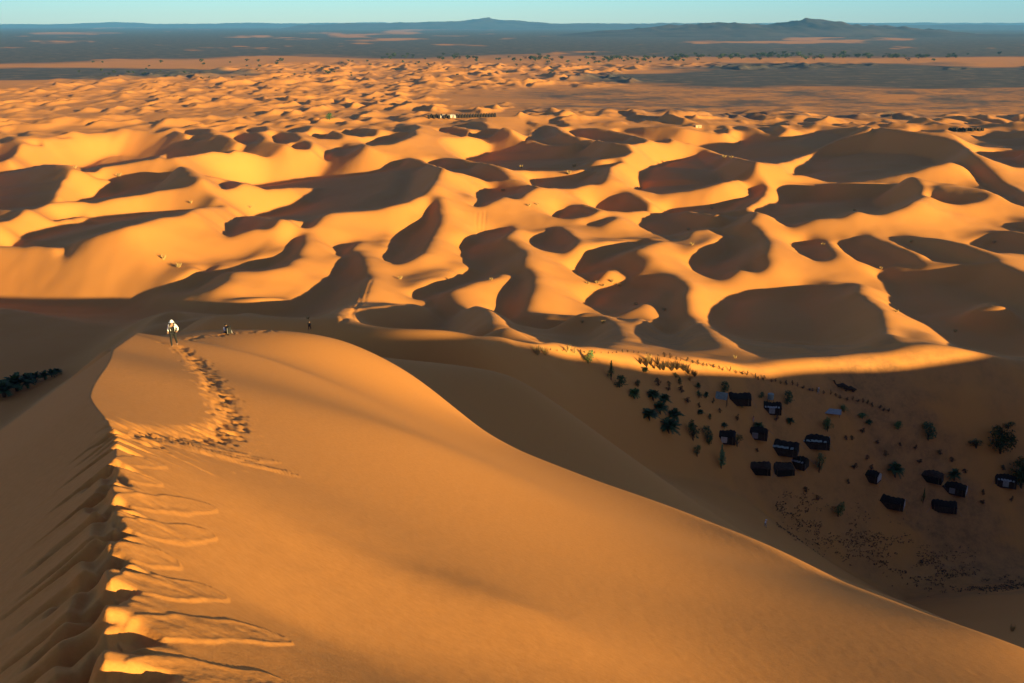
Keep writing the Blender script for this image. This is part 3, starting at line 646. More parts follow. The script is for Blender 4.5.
for a in [
 (P_sh[1],588,363,13,13,'rounded dark green bush with sunlit top at the left end of the hedge row','bush'),
 (P_cone[0],611,380,12,19,'tall narrow dark green cone shaped tree left of the camp garden','tree'),
 (P_sh[0],619,387,17,11,'low dark bush hugging the foot of the narrow cone shaped tree','bush'),
 (P_palm[1],634,398,12,12,'bushy young palm just below the small bush row, left garden edge','palm'),
 (P_sh[0],638,387,8,8,'small dark bush between the cone shaped tree and the palm row','bush'),
 (P_palm[0],653,400,13,13,'top palm of the dark cluster beside the dune foot','palm'),
 (P_palm[0],664,403,12,11,'right upper palm of the dark cluster beside the dune foot','palm'),
 (P_palm[0],660,413,14,14,'middle palm of the dark cluster beside the dune foot','palm'),
 (P_palm[0],649,419,17,13,'leftmost wide palm of the dark cluster beside the dune foot','palm'),
 (P_palm[0],674,420,16,14,'right palm of the dark cluster, higher of the lower pair','palm'),
 (P_palm[0],668,431,22,15,'lowest and widest dark palm of the cluster at the dune foot','palm'),
 (P_sh[0],693,440,14,20,'tall dark rounded tree right of the palm cluster','tree'),
 (P_sh[0],707,441,14,15,'dark rounded tree standing left of the first black tent','tree'),
 (P_sh[0],709,445,8,10,'small dark bush close under the tree left of the first black tent','bush'),
 (P_sh[2],697,456,11,12,'small pale green tree standing alone at the foot of the smooth dune slope','tree'),
 (P_cone[1],721,468,14,23,'taller pale green tree alone on the sand below the left tents','tree'),
 (P_sh[0],724,392,13,10,'dark bush behind the teal ended tent','bush'),
 (P_sh[0],787,404,13,13,'round dark bush right of the blue and white shelter','bush'),
 (P_palm[0],758,430,11,10,'young palm rising behind the tent between the two left tents','palm'),
 (P_sh[0],737,446,14,13,'dark bush against the right side of the leftmost black tent','bush'),
 (P_sh[1],827.5,431,11,15,'upright green bush behind the tent with the pale blue roof edge','bush'),
 (P_sh[1],818,449,13,10,'dark green bush growing against the front of the pale blue edged tent','bush'),
 (P_sh[2],819,472,13,21,'pale green feathery tree right of the largest tent','tree'),
 (P_sh[1],844,412,8,8,'small green bush just inside the hedge row above the blue panel','bush'),
 (P_sh[1],862.5,418,11,6,'flat green bush just inside the hedge row, right of the blue panel','bush'),
 (P_sh[1],898,429,10,9,'round green bush near the middle of the long sand bank','bush'),
 (P_sh[0],928,439,19,16,'large round dark bush under the long sand bank','bush'),
 (P_palm[0],895,476,14,17,'dark palm beside the pale ended tent','palm'),
 (P_sh[1],838,516,13,15,'lone green bush on the camp floor nearest the dune foot','bush'),
 (P_palm[0],954,480,11,14,'dark palm between the two joined tents on the right','palm'),
 (P_cone[0],923,503,6,15,'thin dark sapling left of the lowest tent on the right','tree'),
 (P_big,1000,452,26,25,'large broad dark tree near the right edge beyond the tents','tree'),
 (P_sh[0],976,447,21,9,'low spreading dark bush left of the large broad tree','bush'),
 (P_sh[0],1008,428,15,7,'low dark bush above the large broad tree','bush'),
 (P_big,1021,487,24,27,'big dark tree cut by the right frame edge beside the last tent','tree'),
 (P_sh[1],330,120,9,7,'lone dark green bush among the small far dunes','bush')]:
    put(*a,group=None)
tiny=[(658,386),(645,372),(669,386),(680,385),(681,393),(698,389),(687,403),(699,398),(699,408),(700,414),(720,413),(710,420),(737,421),(724,427),(757,452),(761,398),(846,440),(869,424),
 (852,440),(877,444),(915,450),(867,460),(886,456),(919,463),(854,469),(848,484),(983,495),(982,504),(1011,502),(965,473),(668,391),(676,378),(690,381),(706,398),(713,404),(742,408),(776,421),(790,424),(862,433),(900,446),(939,455),(952,462),(871,470),(1003,470),(806,492),(818,500)]
for i,(x,y) in enumerate(tiny):
    put([P_small,P_palm[0],P_small,P_sh[0]][i%4] if y<430 else P_small,x,y,rnd.uniform(4,8),rnd.uniform(5,8.5) if y<430 else rnd.uniform(4,6.5),where('small dark bush',x,y,LAND),'bush','small bushes dotted over the camp floor')
lp=[(4,397,24,20),(17,391,22,22),(28,388,16,18),(36,382,12,13),(45,380,11,12),(52,377,9,10),(57,374,9,7),(11,385,12,8)]
for i,(x,y,w_,h_) in enumerate(lp):
    put(P_palm[0],x,y,w_,h_,ordn(1+sorted(lp).index((x,y,w_,h_)))+' dark palm from the left in the shaded grove at the left edge','palm','palms of the shaded grove at the left edge')
# reeds and straw along the hedge
for i in range(17):
    t=i/16; put(P_tuftd,640+t*53+rnd.uniform(-2,2),363+t*10+rnd.uniform(-3,3),rnd.uniform(5,9),rnd.uniform(6,10),ordn(i+1)+' dark dry reed clump from the left in the thicket by the brush line','reeds','reed thicket at the hedge row')
for px,py,w_,h_,lb in [(537,354,12,11,'golden sunlit reed tuft at the left tip of the hedge row'),(545,354,10,9,'golden reed tuft second from the left tip of the hedge row'),(567,352,8,9,'thin golden tuft between the left tip and the round bush'),(574,353,6,8,'short straw tuft left of the round sunlit bush'),(648,362,8,10,'brownish golden tuft at the start of the reed thicket'),(1012,631,7,9,'small golden grass tuft on the dune brow at the lower right edge'),(163.5,259,7,6,'yellow grass tuft on the bright orange dune, upper left one of two'),(179,267,7,5,'yellow grass tuft on the bright orange dune, lower right one of two'),(75,168,5,3,'pale tuft in the shaded hollow of the upper left dunes'),(119,176,7,4,'pale tuft at the shadow edge of the upper left dunes')]:
    put(P_tuft,px,py,w_,h_,lb,'grass tuft')
for px,py in [(588,283),(597,282),(603,285),(612,281),(619,285),(636,304),(582,322),(603,322),(569,173),(521,167),(574,166),(688,229),(692,244),(823,244),(881,268),(911,241),(994,242),(896,311),(854,210),(735,357),(955,331),(712,208),(503,190),(537,204),(529,205),(640,188),(308,318),(250,207),(191,202),(724,157),(731,157),(400,278),(491,279),(664,309)]:
    put(P_tuft,px,py+1,rnd.uniform(4,6),rnd.uniform(2.5,4),where('tiny pale straw tuft',px,py,HOLL),'grass tuft','straw tufts between the big dunes')
# hedge of planted brush that holds back the sand
hl=[(552,351),(585,353),(640,353),(681,361),(724,370),(754,378),(797,387),(835,397),(868,405),(894,414)]
hx=[]; 
for (x0,y0),(x1,y1) in zip(hl[:-1],hl[1:]):
    k=max(1,int((x1-x0)/5.2)); hx+=[(x0+(x1-x0)*i/k,y0+(y1-y0)*i/k) for i in range(k)]
for hi_,(x,y) in enumerate(hx):
    s_=1.0 if x>660 else .6
    put(P_small,x+rnd.uniform(-1.7,1.7),y+rnd.uniform(-.9,.9),rnd.uniform(2.4,5.2)*s_,rnd.uniform(2.6,5.6)*s_,ordn(hi_+1)+' small brush clump from the left in the planted line edging the camp','bush','brush clumps planted in a line along the camp edge')
# ---------------------------------------------------------------- tents
def make_tent(Lx,W,H,wool='wool',end=None,edge=None,door=None,sag=.18,porch=False):
    root=empty('nomad_tent'); tw=rnd.uniform(-.25,.25); ph=rnd.uniform(0,6); nx,ny=13,9; V=[];Fc=[]
    def top(u,v):
        z=H*(.55+.45*(1-abs(v)**1.25)+.07*math.sin(u*4+ph)*(1-abs(v))+.06*tw*u*4)-sag*H*(.5+.5*math.cos(u*3*math.pi*2))*.5*(1-abs(v)*.5)
        return z*(1-.12*abs(u)**6)
    for i in range(nx):
        for j in range(ny):
            u=i/(nx-1)*2-1; v=j/(ny-1)*2-1; V.append((u*Lx/2*1.05,v*W/2*1.06,top(u,v)))
    for i in range(nx-1):
        for j in range(ny-1):
            a=i*ny+j; Fc.append((a,a+ny,a+ny+1,a+1))
    roof=mobj('roof',V,Fc,M[wool],root,True); sm=roof.modifiers.new('t','SOLIDIFY'); sm.thickness=.05
    # cloth walls, slightly flared and folded
    V=[];Fc=[]; ring=[]
    k=14
    for s in range(4):
        for i in range(k):
            t=i/k*2-1; ring.append([(t,-1),(1,t),(-t,1),(-1,-t)][s])
    for u,v in ring:
        f=1+.02*math.sin(u*19+v*23); zt=top(u,v)-.03
        V.append((u*Lx/2*1.03*f,v*W/2*1.03*f,-.3)); V.append((u*Lx/2,v*W/2,zt))
    n_=len(ring)
    for i in range(n_):
        a=2*i; b=2*((i+1)%n_); Fc.append((a,b,b+1,a+1))
    mobj('side_wall',V,Fc,M['wool' if wool=='wool2' else 'wool2'],root)
    if door:
        V=[];Fc=[]; w2=.55
        for i in range(7):
            t=i/6*2-1; V+= [(t*w2,-W/2*1.05-.03*math.sin(i*2.2)-.03,.02),(t*w2,-W/2*1.03-.04,H*.58)]
        Fc=[(2*i,2*i+2,2*i+3,2*i+1) for i in range(6)]
        mobj('door_curtain',V,Fc,M[door if isinstance(door,str) else 'pale'],root)
    if end:
        V=[];Fc=[]
        for i in range(9):
            t=i/8*2-1; V+=[(Lx/2*1.06+.03*math.sin(i*2),t*W/2*.98,.02),(Lx/2*1.04,t*W/2*.98,H*(.58+.34*(1-abs(t))))]
        Fc=[(2*i,2*i+2,2*i+3,2*i+1) for i in range(8)]
        mobj('end_curtain',V,Fc,M[end],root)
    if edge:
        V=[];Fc=[]
        for i in range(nx):
            u=i/(nx-1)*2-1; V+=[(u*Lx/2*.9,-W/2*.78,top(u,-.78)+.09),(u*Lx/2*.9,-W/2*1.02,top(u,-1.0)+.09)]
        Fc=[(2*i,2*i+2,2*i+3,2*i+1) for i in range(nx-1)]
        mobj('roof_sheet',V,Fc,M[edge],root)
    for sx in (-1,1):
        V=[];Fc=[]; tube(V,Fc,[(sx*Lx/2*.8,-W/2*1.1,-.3),(sx*Lx/2*.8,-W/2*1.1,H*.68)],[.05,.04],6); mobj('pole',V,Fc,M['wood'],root)
    for sx in (-1,1):
        for sy in (-1,1):
            V=[];Fc=[]; tube(V,Fc,[(sx*Lx/2*1.04,sy*W/2*1.04,H*.58),(sx*(Lx/2+1.0),sy*(W/2+1.0),-.15)],[.02,.02],4); mobj('guy_rope',V,Fc,M['grey'],root)
    return root
TG='black wool tents of the camp'
# centre x, base y, width px, height px, facing, options, label
tents=[
 (738,405,26,9,-6,dict(),'long black tent with a teal screen against its left end'),
 (772,414,19,9,-10,dict(edge='blue',door='blue'),'small tent hung with bluish white cloth beside the round bush'),
 (814,448,31,16,-12,dict(edge='teal',end='white'),'tent with a pale blue roof edge and whitish right end'),
 (725,443,22,12,-15,dict(door='pale'),'leftmost black tent with a pale doorway, behind the lone green tree'),
 (756,439,24,10,-18,dict(door='grey'),'black tent with a grey door strip, behind the largest tent'),
 (781,454,36,17,-22,dict(edge='teal',door=None),'largest black tent with pale teal strips along its roof front'),
 (798,468,20,13,-35,dict(edge='blue'),'black tent with a pale roof edge touching the largest tent'),
 (757,474,27,12,-8,dict(wool='wool2'),'dark humped tent nearest the dune, left of the lowest pair'),
 (782,475,22,12,10,dict(wool='wool2'),'dark humped tent nearest the dune, right of the lowest pair'),
 (872,482,16,14,-40,dict(end='pale'),'small black tent with a pale open end beside the dark palm'),
 (891,508,27,14,-28,dict(end='pale'),'black tent with a pale end standing alone and lowest in the middle right'),
 (931,482,24,12,-32,dict(wool='wool2'),'left one of the two joined black tents on the right'),
 (954,494,25,14,-32,dict(door='grey',end='pale'),'right one of the two joined black tents with a grey doorway'),
 (944,512,24,14,-15,dict(end='pale'),'lowest black tent on the right with a rounded pale front'),
 (1006,487,20,15,-20,dict(edge='blue',door='blue'),'bluish roofed tent under the big tree at the right edge')]
for (px,py,wp,hp,rz,op,lb) in tents:
    (x,y,z),m=place(px,py-2)
    L_=wp*m*.95; H_=max(2.0,hp*m*.72); W_=L_*.55
    if wp<23: W_=L_*.75
    t=make_tent(L_,W_,H_,**op); t.location=(x,y+W_*.2,z); t.rotation_euler=(0,0,R(rz)); tag(t,lb,'tent',TG)
# teal screen and blue panel
(x,y,z),m=place(720.5,405); root=empty('cloth_screen',(x,y,z),R(-25)); V=[];Fc=[]
for i in range(7):
    t=i/6; V+=[(t*2.2-1.1,.05*math.sin(i*2.1),1.1),(t*2.2-1.1,.7+.05*math.sin(i*2.1),2.3)]
Fc=[(2*i,2*i+2,2*i+3,2*i+1) for i in range(6)]; mobj('cloth',V,Fc,M['teal'],root)
for sx in (-1.05,1.05):
    V=[];Fc=[]; tube(V,Fc,[(sx,0,-.3),(sx,0,1.15)],[.05,.05],6); mobj('post',V,Fc,M['wood'],root)
    V=[];Fc=[]; tube(V,Fc,[(sx,.7,-.3),(sx,.7,2.3)],[.05,.05],6); mobj('post',V,Fc,M['wood'],root)
tag(root,'pale teal cloth awning on posts at the left end of the long tent','awning')
(x,y,z),m=place(831,415); root=empty('solar_panel',(x,y,z),R(-18)); V=[(-1.9,-.6,.5),(1.9,-.6,.5),(1.9,.75,1.1),(-1.9,.75,1.1),(-1.9,-.6,.44),(1.9,-.6,.44),(1.9,.75,1.04),(-1.9,.75,1.04)]
mobj('panel',V,[(0,1,2,3),(7,6,5,4),(0,4,5,1),(1,5,6,2),(2,6,7,3),(3,7,4,0)],M['blue'],root)
for sx in (-1.6,1.6):
    for sy,h_ in ((-.5,.46),(.65,1.0)):
        V=[];Fc=[]; tube(V,Fc,[(sx,sy,-.2),(sx,sy,h_)],[.04,.04],5); mobj('leg',V,Fc,M['wood'],root)
tag(root,'flat blue grey panel on short legs on the open sand above the tents','panel')
# water tank tower beside the blue tent
(x,y,z),m=place(770,405); root=empty('water_tank',(x,y,z),.2); V=[];Fc=[]; tube(V,Fc,[(0,0,1.2),(0,0,1.3),(0,0,2.3),(0,0,2.45)],[.5,.6,.6,.25],14); mobj('tank',V,Fc,M['teal'],root,False)
for sx in (-.4,.4):
    for sy in (-.4,.4):
        V=[];Fc=[]; tube(V,Fc,[(sx,sy,-.2),(sx,sy,1.25)],[.05,.05],5); mobj('leg',V,Fc,M['wood'],root)
tag(root,'small teal water tank on legs behind the blue and white tent','water tank')
# low scrub and debris on the camp floor below the tents: one mass
V=[];Fc=[]; rq=random.Random(9)
_n=2200; px=np.array([rq.uniform(775,1040) for _ in range(_n)]); py=512+(px-790)*.40+np.array([rq.gauss(0,13)+rq.uniform(-8,8) for _ in range(_n)])
k_=(py>490)&(fbm(px/22,py/11,3,44)>.0); px=px[k_]; py=py[k_]; xx,yy,zz=ray(px,py); Z_=np.full(px.shape,2.0)
for _ in range(5): D_=(CAMZ-Z_)/-zz; X_=xx*D_; Y_=yy*D_; Zg=ground_z(X_,Y_); Z_=.5*Z_+.5*Zg
for a,b_,c_,d_ in zip(X_,Y_,Zg,Z_):
    if abs(c_-d_)<1.5: leafball(V,Fc,(a,b_,c_+.06),rq.uniform(.1,.5),.12,6,.13,rq)
o=mobj('ground_scrub',V,Fc,M['drydark']); o['kind']='stuff'; o['label']='dark low scrub scattered over the camp floor below the tents'; o['category']='scrub'
# ---------------------------------------------------------------- far tent camp, row of lodges
def far_tent(mat):
    V=[(-.5,-.4,-.2),(.5,-.4,-.2),(.5,.4,-.2),(-.5,.4,-.2),(-.5,-.4,.55),(.5,-.4,.55),(.5,.4,.55),(-.5,.4,.55),(-.46,0,1),(.46,0,1)]
    Fc=[(0,1,5,4),(2,3,7,6),(1,2,6,9,5),(3,0,4,8,7),(4,5,9,8),(6,7,8,9)]
    return mobj('far_tent',V,Fc,mat)
fw_=far_tent(M['pale']); fb_=far_tent(M['wool']); fws=fbs=False
def putf(o,first,px,py,w_,h_,lb,gr,rz=.2):
    (x,y,z),m=place(px,py); o=o if first else copy_tree(o); o.location=(x,y,z); o.rotation_euler=(0,0,rz); o.scale=(w_*m,w_*m*1.2,h_*m*1.3); tag(o,lb,'tent',gr)
for i in range(7):
    putf(fw_,i==0,441.5+i*2.2,117.8-.15*(i%3),2.6,2.3,ordn(i+1)+' pale tent from the left in the far tent row','pale tents of the far camp')
for i in range(24):
    if i<9: px=429+i*2.5; py=118.5-(i%2)*.8+ (0 if i<6 else .3)
    else: px=457+(i-9)*2.7; py=118-(i-9)*.08
    putf(fb_,i==0,px,py,2.1,3.0,ordn(i+1)+' dark tent from the left in the far row by the flat plain','dark tents of the far camp',.6)
for i in range(11):
    putf(fb_,False,950+i*3.2,130.5+(i%2)*.5,2.6,2.4,ordn(i+1)+' tiny dark tent from the left behind the great right dune crest','dark tents behind the big right dune',.3)
(x,y,z),m=place(698,127.5); root=empty('mud_house',(x,y,z),.15); s_=m
V=[];Fc=[]
def boxm(V,Fc,x0,x1,y0,y1,z0,z1):
    b=len(V); V+=[(x0,y0,z0),(x1,y0,z0),(x1,y1,z0),(x0,y1,z0),(x0,y0,z1),(x1,y0,z1),(x1,y1,z1),(x0,y1,z1)]
    Fc+=[(b,b+1,b+5,b+4),(b+1,b+2,b+6,b+5),(b+2,b+3,b+7,b+6),(b+3,b,b+4,b+7),(b+4,b+5,b+6,b+7),(b+3,b+2,b+1,b)]
boxm(V,Fc,-4.5,4.5,-3,3,-.5,3.4); mobj('wall',V,Fc,M['mud'],root)
V=[];Fc=[]; boxm(V,Fc,-4.7,4.7,-3.2,3.2,3.4,3.75); mobj('roof',V,Fc,M['mud'],root)
V=[];Fc=[]; boxm(V,Fc,-.6,.6,-3.06,-3.002,0,2.1); mobj('door',V,Fc,M['wood'],root)
V=[];Fc=[]; boxm(V,Fc,2,3,-3.06,-3.002,1.2,2.1); mobj('window',V,Fc,M['black'],root)
root.scale=(.7,.7,.7); tag(root,'tiny pale mud house at the far edge of the stony plain','house')
# ---------------------------------------------------------------- far scrub trees
def scrub_mesh(r,trunk=True):
    root=empty('desert_tree'); V=[];Fc=[]
    for i in range(4): leafball(V,Fc,(r.uniform(-.25,.25),r.uniform(-.25,.25),.5+r.uniform(-.12,.2)),.34,.32,16,.16,r)
    mobj('crown',V,Fc,M['veg'],root)
    V=[];Fc=[]; tube(V,Fc,[(0,0,-.1),(0,0,.5)],[.05,.03],4); mobj('trunk',V,Fc,M['bark'],root)
    return root
sc=[scrub_mesh(R1) for _ in range(3)]
rs=random.Random(3); cnt=0; firsts=[True]*3
for i in range(285):
    if i<200:
        px=rs.triangular(480,1024,760) if i%5 else rs.uniform(380,700); py=56.5+rs.gauss(0,1.3)+ (2.5*max(0,1-abs(px-590)/110)+abs(rs.gauss(0,2.2)) if px<720 else abs(rs.gauss(0,.9)))
    else: px=rs.uniform(60,560); py=rs.uniform(63,82)-((px-60)/500)*6
    D=CAMZ/math.tan(PITCH-math.atan((CY-py)/F)); x_=D*((px-CX)/F)/(cP+(CY-py)/F*sP); z_=gz(x_,D); m_=D/F
    j=i%3; o=sc[j] if firsts[j] else copy_tree(sc[j]); firsts[j]=False
    s_=rs.uniform(3.2,6.5) if py<62 else rs.uniform(2.5,4.6)
    o.location=(x_,D,z_-.2); o.scale=(s_*m_,s_*m_,s_*m_*.62); o.rotation_euler=(0,0,rs.uniform(0,6))
    tag(o,'small green desert tree on the far plain beyond the dunes','tree','desert trees on the far plain')
# ---------------------------------------------------------------- hills on the horizon
def hills(name,D,pts,seed,depth,rough):
    pts=np.array(pts,float); n=240; px=np.linspace(pts[0,0],pts[-1,0],n); top=np.interp(px,pts[:,0],pts[:,1])
    hz=24.3; H=np.maximum(CAMZ+(hz-top)/F*D*1.02,0); k=26; V=[];Fc=[]
    ny=smooth1(H,2)
    for j in range(k):
        v=j/(k-1)*2-1; DD=D+v*depth
        for i in range(n):
            x=(px[i]-CX)/F/(cP+.317*sP)*D; a=fbm(np.array([x/(D*.014)]),np.array([DD/(D*.014)]),4,seed)[0]
            prof=max(0,1-abs(v)**1.3*(1+.2*a)); h=ny[i]*prof*(1+rough*a*(1 if abs(v)>.06 else .45)); V.append((x,DD,h-8))
    for j in range(k-1):
        for i in range(n-1):
            q=j*n+i; Fc.append((q,q+1,q+n+1,q+n))
    o=mobj(name,V,Fc,M['rock'],None,True); o['kind']='structure'; return o
hills('hills',10500,[(520,37),(560,33),(610,29),(640,27.5),(665,24.5),(690,24.5),(706,22.8),(722,21.8),(738,22.6),(752,25),(762,23.6),(772,25),(785,22.5),(800,20.5),(812,19.8),(825,20.1),(835,21.5),(842,24),(860,24.8),(875,26),(888,24.5),(905,27),(925,29),(940,28),(950,33),(985,32.5),(1010,33),(1040,32),(1100,36)],3,1700,.45)
hills('far_hills',26000,[(300,25),(345,23.6),(380,23.2),(400,23),(420,22.4),(455,22),(470,20.4),(482,18.9),(490,19.2),(505,20.6),(520,21.2),(530,22.5),(560,23),(600,23.5),(650,23.6),(700,23),(760,23.6),(860,24),(905,25),(960,24.2),(1010,25),(1080,25)],8,2600,.5)
hills('distant_mountains',42000,[(-60,23.5),(0,24),(60,24),(95,22.8),(112,21.9),(130,22.6),(160,24),(215,23.6),(235,22.8),(300,23.4),(360,22.4),(420,23),(540,23.6),(700,23.2),(860,23),(930,22.6),(1000,23),(1080,23)],12,4000,.4)
# ---------------------------------------------------------------- people
def skinned(name,verts,edges,rads,mat,parent,sub=2):
    me=bpy.data.meshes.new(name); me.from_pydata([tuple(v) for v in verts],edges,[]); o=link(bpy.data.objects.new(name,me))
    sk=o.modifiers.new('s','SKIN'); sk.use_smooth_shade=True
    for i,r_ in enumerate(rads):
        d=me.skin_vertices[0].data[i]; d.radius=(r_,r_) if not isinstance(r_,tuple) else r_; d.use_root=(i==0)
    sb=o.modifiers.new('b','SUBSURF'); sb.levels=sub; sb.render_levels=sub
    dg=bpy.context.evaluated_depsgraph_get(); m2=bpy.data.meshes.new_from_object(o.evaluated_get(dg)); o.modifiers.clear(); o.data=m2
    m2.materials.clear(); m2.materials.append(mat); m2.polygons.foreach_set('use_smooth',[True]*len(m2.polygons)); o.parent=parent; return o
def make_person(J,top,legs,hat=None,pack=None,shoes='leather',sleeves=True,vest=None):
    """J: joint name -> position, metres; faces -y"""
    root=empty('person'); names=['pelvis','waist','chest','neck','head','crown_','shl','ell','wrl','hdl','shr','elr','wrr','hdr','hpl','knl','anl','tol','hpr','knr','anr','tor']
    ids={k:i for i,k in enumerate(names)}; V=[Vector(J[k]) for k in names]
    E=[('pelvis','waist'),('waist','chest'),('chest','neck'),('neck','head'),('head','crown_'),('chest','shl'),('shl','ell'),('ell','wrl'),('wrl','hdl'),('chest','shr'),('shr','elr'),('elr','wrr'),('wrr','hdr'),('pelvis','hpl'),('hpl','knl'),('knl','anl'),('anl','tol'),('pelvis','hpr'),('hpr','knr'),('knr','anr'),('anr','tor')]
    rad=dict(pelvis=(.15,.11),waist=(.13,.1),chest=(.16,.11),neck=.052,head=(.085,.1),crown_=.07,shl=.055,ell=.042,wrl=.03,hdl=.034,shr=.055,elr=.042,wrr=.03,hdr=.034,hpl=.088,knl=.056,anl=.038,tol=.034,hpr=.088,knr=.056,anr=.038,tor=.034)
    E=[(ids[a],ids[b]) for a,b in E]; rr_=[rad[k] for k in names]
    for s in ('l','r'):
        h=Vector(J['hd'+s]); w_=Vector(J['wr'+s]); d=(h-w_).normalized(); sd=d.orthogonal().normalized(); sd=Vector((1,0,0)) if abs(d.x)<.7 else Vector((0,1,0)); bd=Vector((0,-1,0)) if abs(d.y)<.7 else Vector((0,0,-1))
        for k in range(4):
            b0=h+sd*(.027*(k-1.5)); l=[.06,.075,.07,.055][k]; i0=len(V)
            V+= [b0+d*.02,b0+d*(.02+l*.6)+bd*.008,b0+d*(.02+l)+bd*.03]; rr_+=[.010,.009,.008]; E+=[(ids['hd'+s],i0),(i0,i0+1),(i0+1,i0+2)]
        i0=len(V); V+=[w_.lerp(h,.6)+sd*(-.04 if s=='l' else .04)+bd*.01,h+sd*(-.055 if s=='l' else .055)+bd*.03]; rr_+=[.012,.009]; E+=[(ids['wr'+s],i0),(i0,i0+1)]
    hd=Vector(J['head']); i0=len(V); V+=[hd+Vector((0,-.105,.0))]; rr_+=[.016]; E+=[(ids['head'],i0)]
    for sx in (-1,1):
        i0=len(V); V+=[hd+Vector((sx*.095,.0,.0))]; rr_+=[.02]; E+=[(ids['head'],i0)]
    skinned('body',V,E,rr_,M['skin'],root)
    def part(nm,keys,edges,scale,mat,ext={}):
        id2={k:i for i,k in enumerate(keys)}; vv=[Vector(J[k]) for k in keys]
        rd=[tuple(q*scale for q in rad[k]) if isinstance(rad[k],tuple) else rad[k]*scale+.012 for k in keys]
        return skinned(nm,vv,[(id2[a],id2[b]) for a,b in edges],rd,M[mat],root)
    part('trousers',['pelvis','hpl','knl','anl','hpr','knr','anr'],[('pelvis','hpl'),('hpl','knl'),('knl','anl'),('pelvis','hpr'),('hpr','knr'),('knr','anr')],1.12,legs)
    part('shirt',['waist','pelvis','chest','shl','ell','wrl','shr','elr','wrr'],[('pelvis','waist'),('waist','chest'),('chest','shl'),('shl','ell'),('ell','wrl'),('chest','shr'),('shr','elr'),('elr','wrr')],1.14,top)
    if vest: part('vest',['waist','pelvis','chest'],[('pelvis','waist'),('waist','chest')],1.24,vest)
    for s in ('l','r'):
        skinned('boot',[Vector(J['an'+s])+Vector((0,.03,-.01)),Vector(J['an'+s])+Vector((0,0,-.05)),Vector(J['to'+s])],[(0,1),(1,2)],[.05,.052,.044],M[shoes],root,1)
    c=Vector(J['head'])
    V=[];Fc=[]
    for i in range(7):
        t=i/6*math.pi*.55
        for j in range(14):
            a=j/14*2*math.pi; V.append(c+Vector((math.cos(a)*math.sin(t)*.112,math.sin(a)*math.sin(t)*.125+.012,math.cos(t)*.13+.02)))
    for i in range(6):
        for j in range(14): Fc.append((i*14+j,i*14+(j+1)%14,(i+1)*14+(j+1)%14,(i+1)*14+j))
    if hat:
        b=len(V)
        for j in range(14):
            a=j/14*2*math.pi; V.append(c+Vector((math.cos(a)*.17,math.sin(a)*.19-.01,.0)))
        for j in range(14): Fc.append((6*14+j,6*14+(j+1)%14,b+(j+1)%14,b+j))
        mobj('hat',V,Fc,M[hat],root,True)
    else: mobj('hair',[v+Vector((0,.02,0)) for v in V],Fc,M['hair'],root,True)
    for sx in (-1,1):
        V=[];Fc=[]; e=c+Vector((sx*.033,-.094,.008)); tube(V,Fc,[e,e+Vector((0,-.008,0))],[.013,.008],6); mobj('eye',V,Fc,M['black'],root)
    V=[];Fc=[]; e=c+Vector((0,-.09,-.055)); tube(V,Fc,[e-Vector((.025,0,0)),e+Vector((0,-.006,0)),e+Vector((.025,0,0))],[.004,.008,.004],5); mobj('mouth',V,Fc,M['orange'],root)
    if pack:
        ch=Vector(J['chest']); V=[];Fc=[]; tube(V,Fc,[ch+Vector((0,.2,-.34)),ch+Vector((0,.22,-.28)),ch+Vector((0,.23,-.05)),ch+Vector((0,.2,.12)),ch+Vector((0,.18,.16))],[.1,.16,.17,.15,.08],10); bp_=mobj('backpack',V,Fc,M[pack],root,True)
        for sx in (-1,1):
            V=[];Fc=[]; tube(V,Fc,[ch+Vector((sx*.1,.12,.13)),ch+Vector((sx*.115,-.06,.15)),ch+Vector((sx*.12,-.165,.02)),ch+Vector((sx*.14,-.1,-.25))],[.026]*4,5); mobj('strap',V,Fc,M['black'],root,True)
    return root
WALK=dict(pelvis=(0,0,.92),waist=(0,-.02,1.08),chest=(0,-.06,1.32),neck=(0,-.09,1.48),head=(0,-.13,1.6),crown_=(0,-.12,1.67),
 shl=(-.19,-.05,1.39),ell=(-.3,.06,1.14),wrl=(-.26,-.15,1.0),hdl=(-.25,-.22,.97),shr=(.19,-.05,1.39),elr=(.3,.04,1.15),wrr=(.3,-.18,1.05),hdr=(.29,-.25,1.04),
 hpl=(-.1,0,.87),knl=(-.11,-.22,.52),anl=(-.11,-.18,.09),tol=(-.12,-.34,.04),hpr=(.1,0,.87),knr=(.11,.04,.48),anr=(.11,.26,.13),tor=(.12,.12,.04))
SIT=dict(pelvis=(0,0,.14),waist=(0,.0,.3),chest=(0,-.04,.54),neck=(0,-.08,.69),head=(0,-.11,.82),crown_=(0,-.1,.88),
 shl=(-.19,-.04,.61),ell=(-.3,-.18,.42),wrl=(-.2,-.38,.42),hdl=(-.14,-.45,.43),shr=(.19,-.04,.61),elr=(.3,-.18,.42),wrr=(.2,-.38,.42),hdr=(.14,-.45,.43),
 hpl=(-.1,-.02,.13),knl=(-.2,-.45,.48),anl=(-.17,-.72,.1),tol=(-.17,-.87,.05),hpr=(.1,-.02,.13),knr=(.2,-.45,.48),anr=(.17,-.72,.1),tor=(.17,-.87,.05))
def put_person(px,py,hp,J,H,rz,label,**k):
    (x,y,z),m=place(px,py); s_=hp*m/(math.cos(PITCH))/H; s_=min(max(s_,.72),1.12)
    o=make_person(J,**k); o.location=(x,y,z-.02); o.rotation_euler=(0,0,rz); o.scale=(s_,)*3; print('person',px,py,x,y,z,hp*m,s_,flush=True)
    return tag(o,label,'person')
p1=put_person(174.5,346,23,WALK,1.74,.1,'person climbing the footprint trail in white hat and sleeves, dark vest and trousers',top='white',legs='black',hat='white',pack='grey',vest='black')
put_person(226,333,7.5,SIT,.95,.9,'person in a pale top sitting on the far rim of the lit dune',top='white',legs='grey')
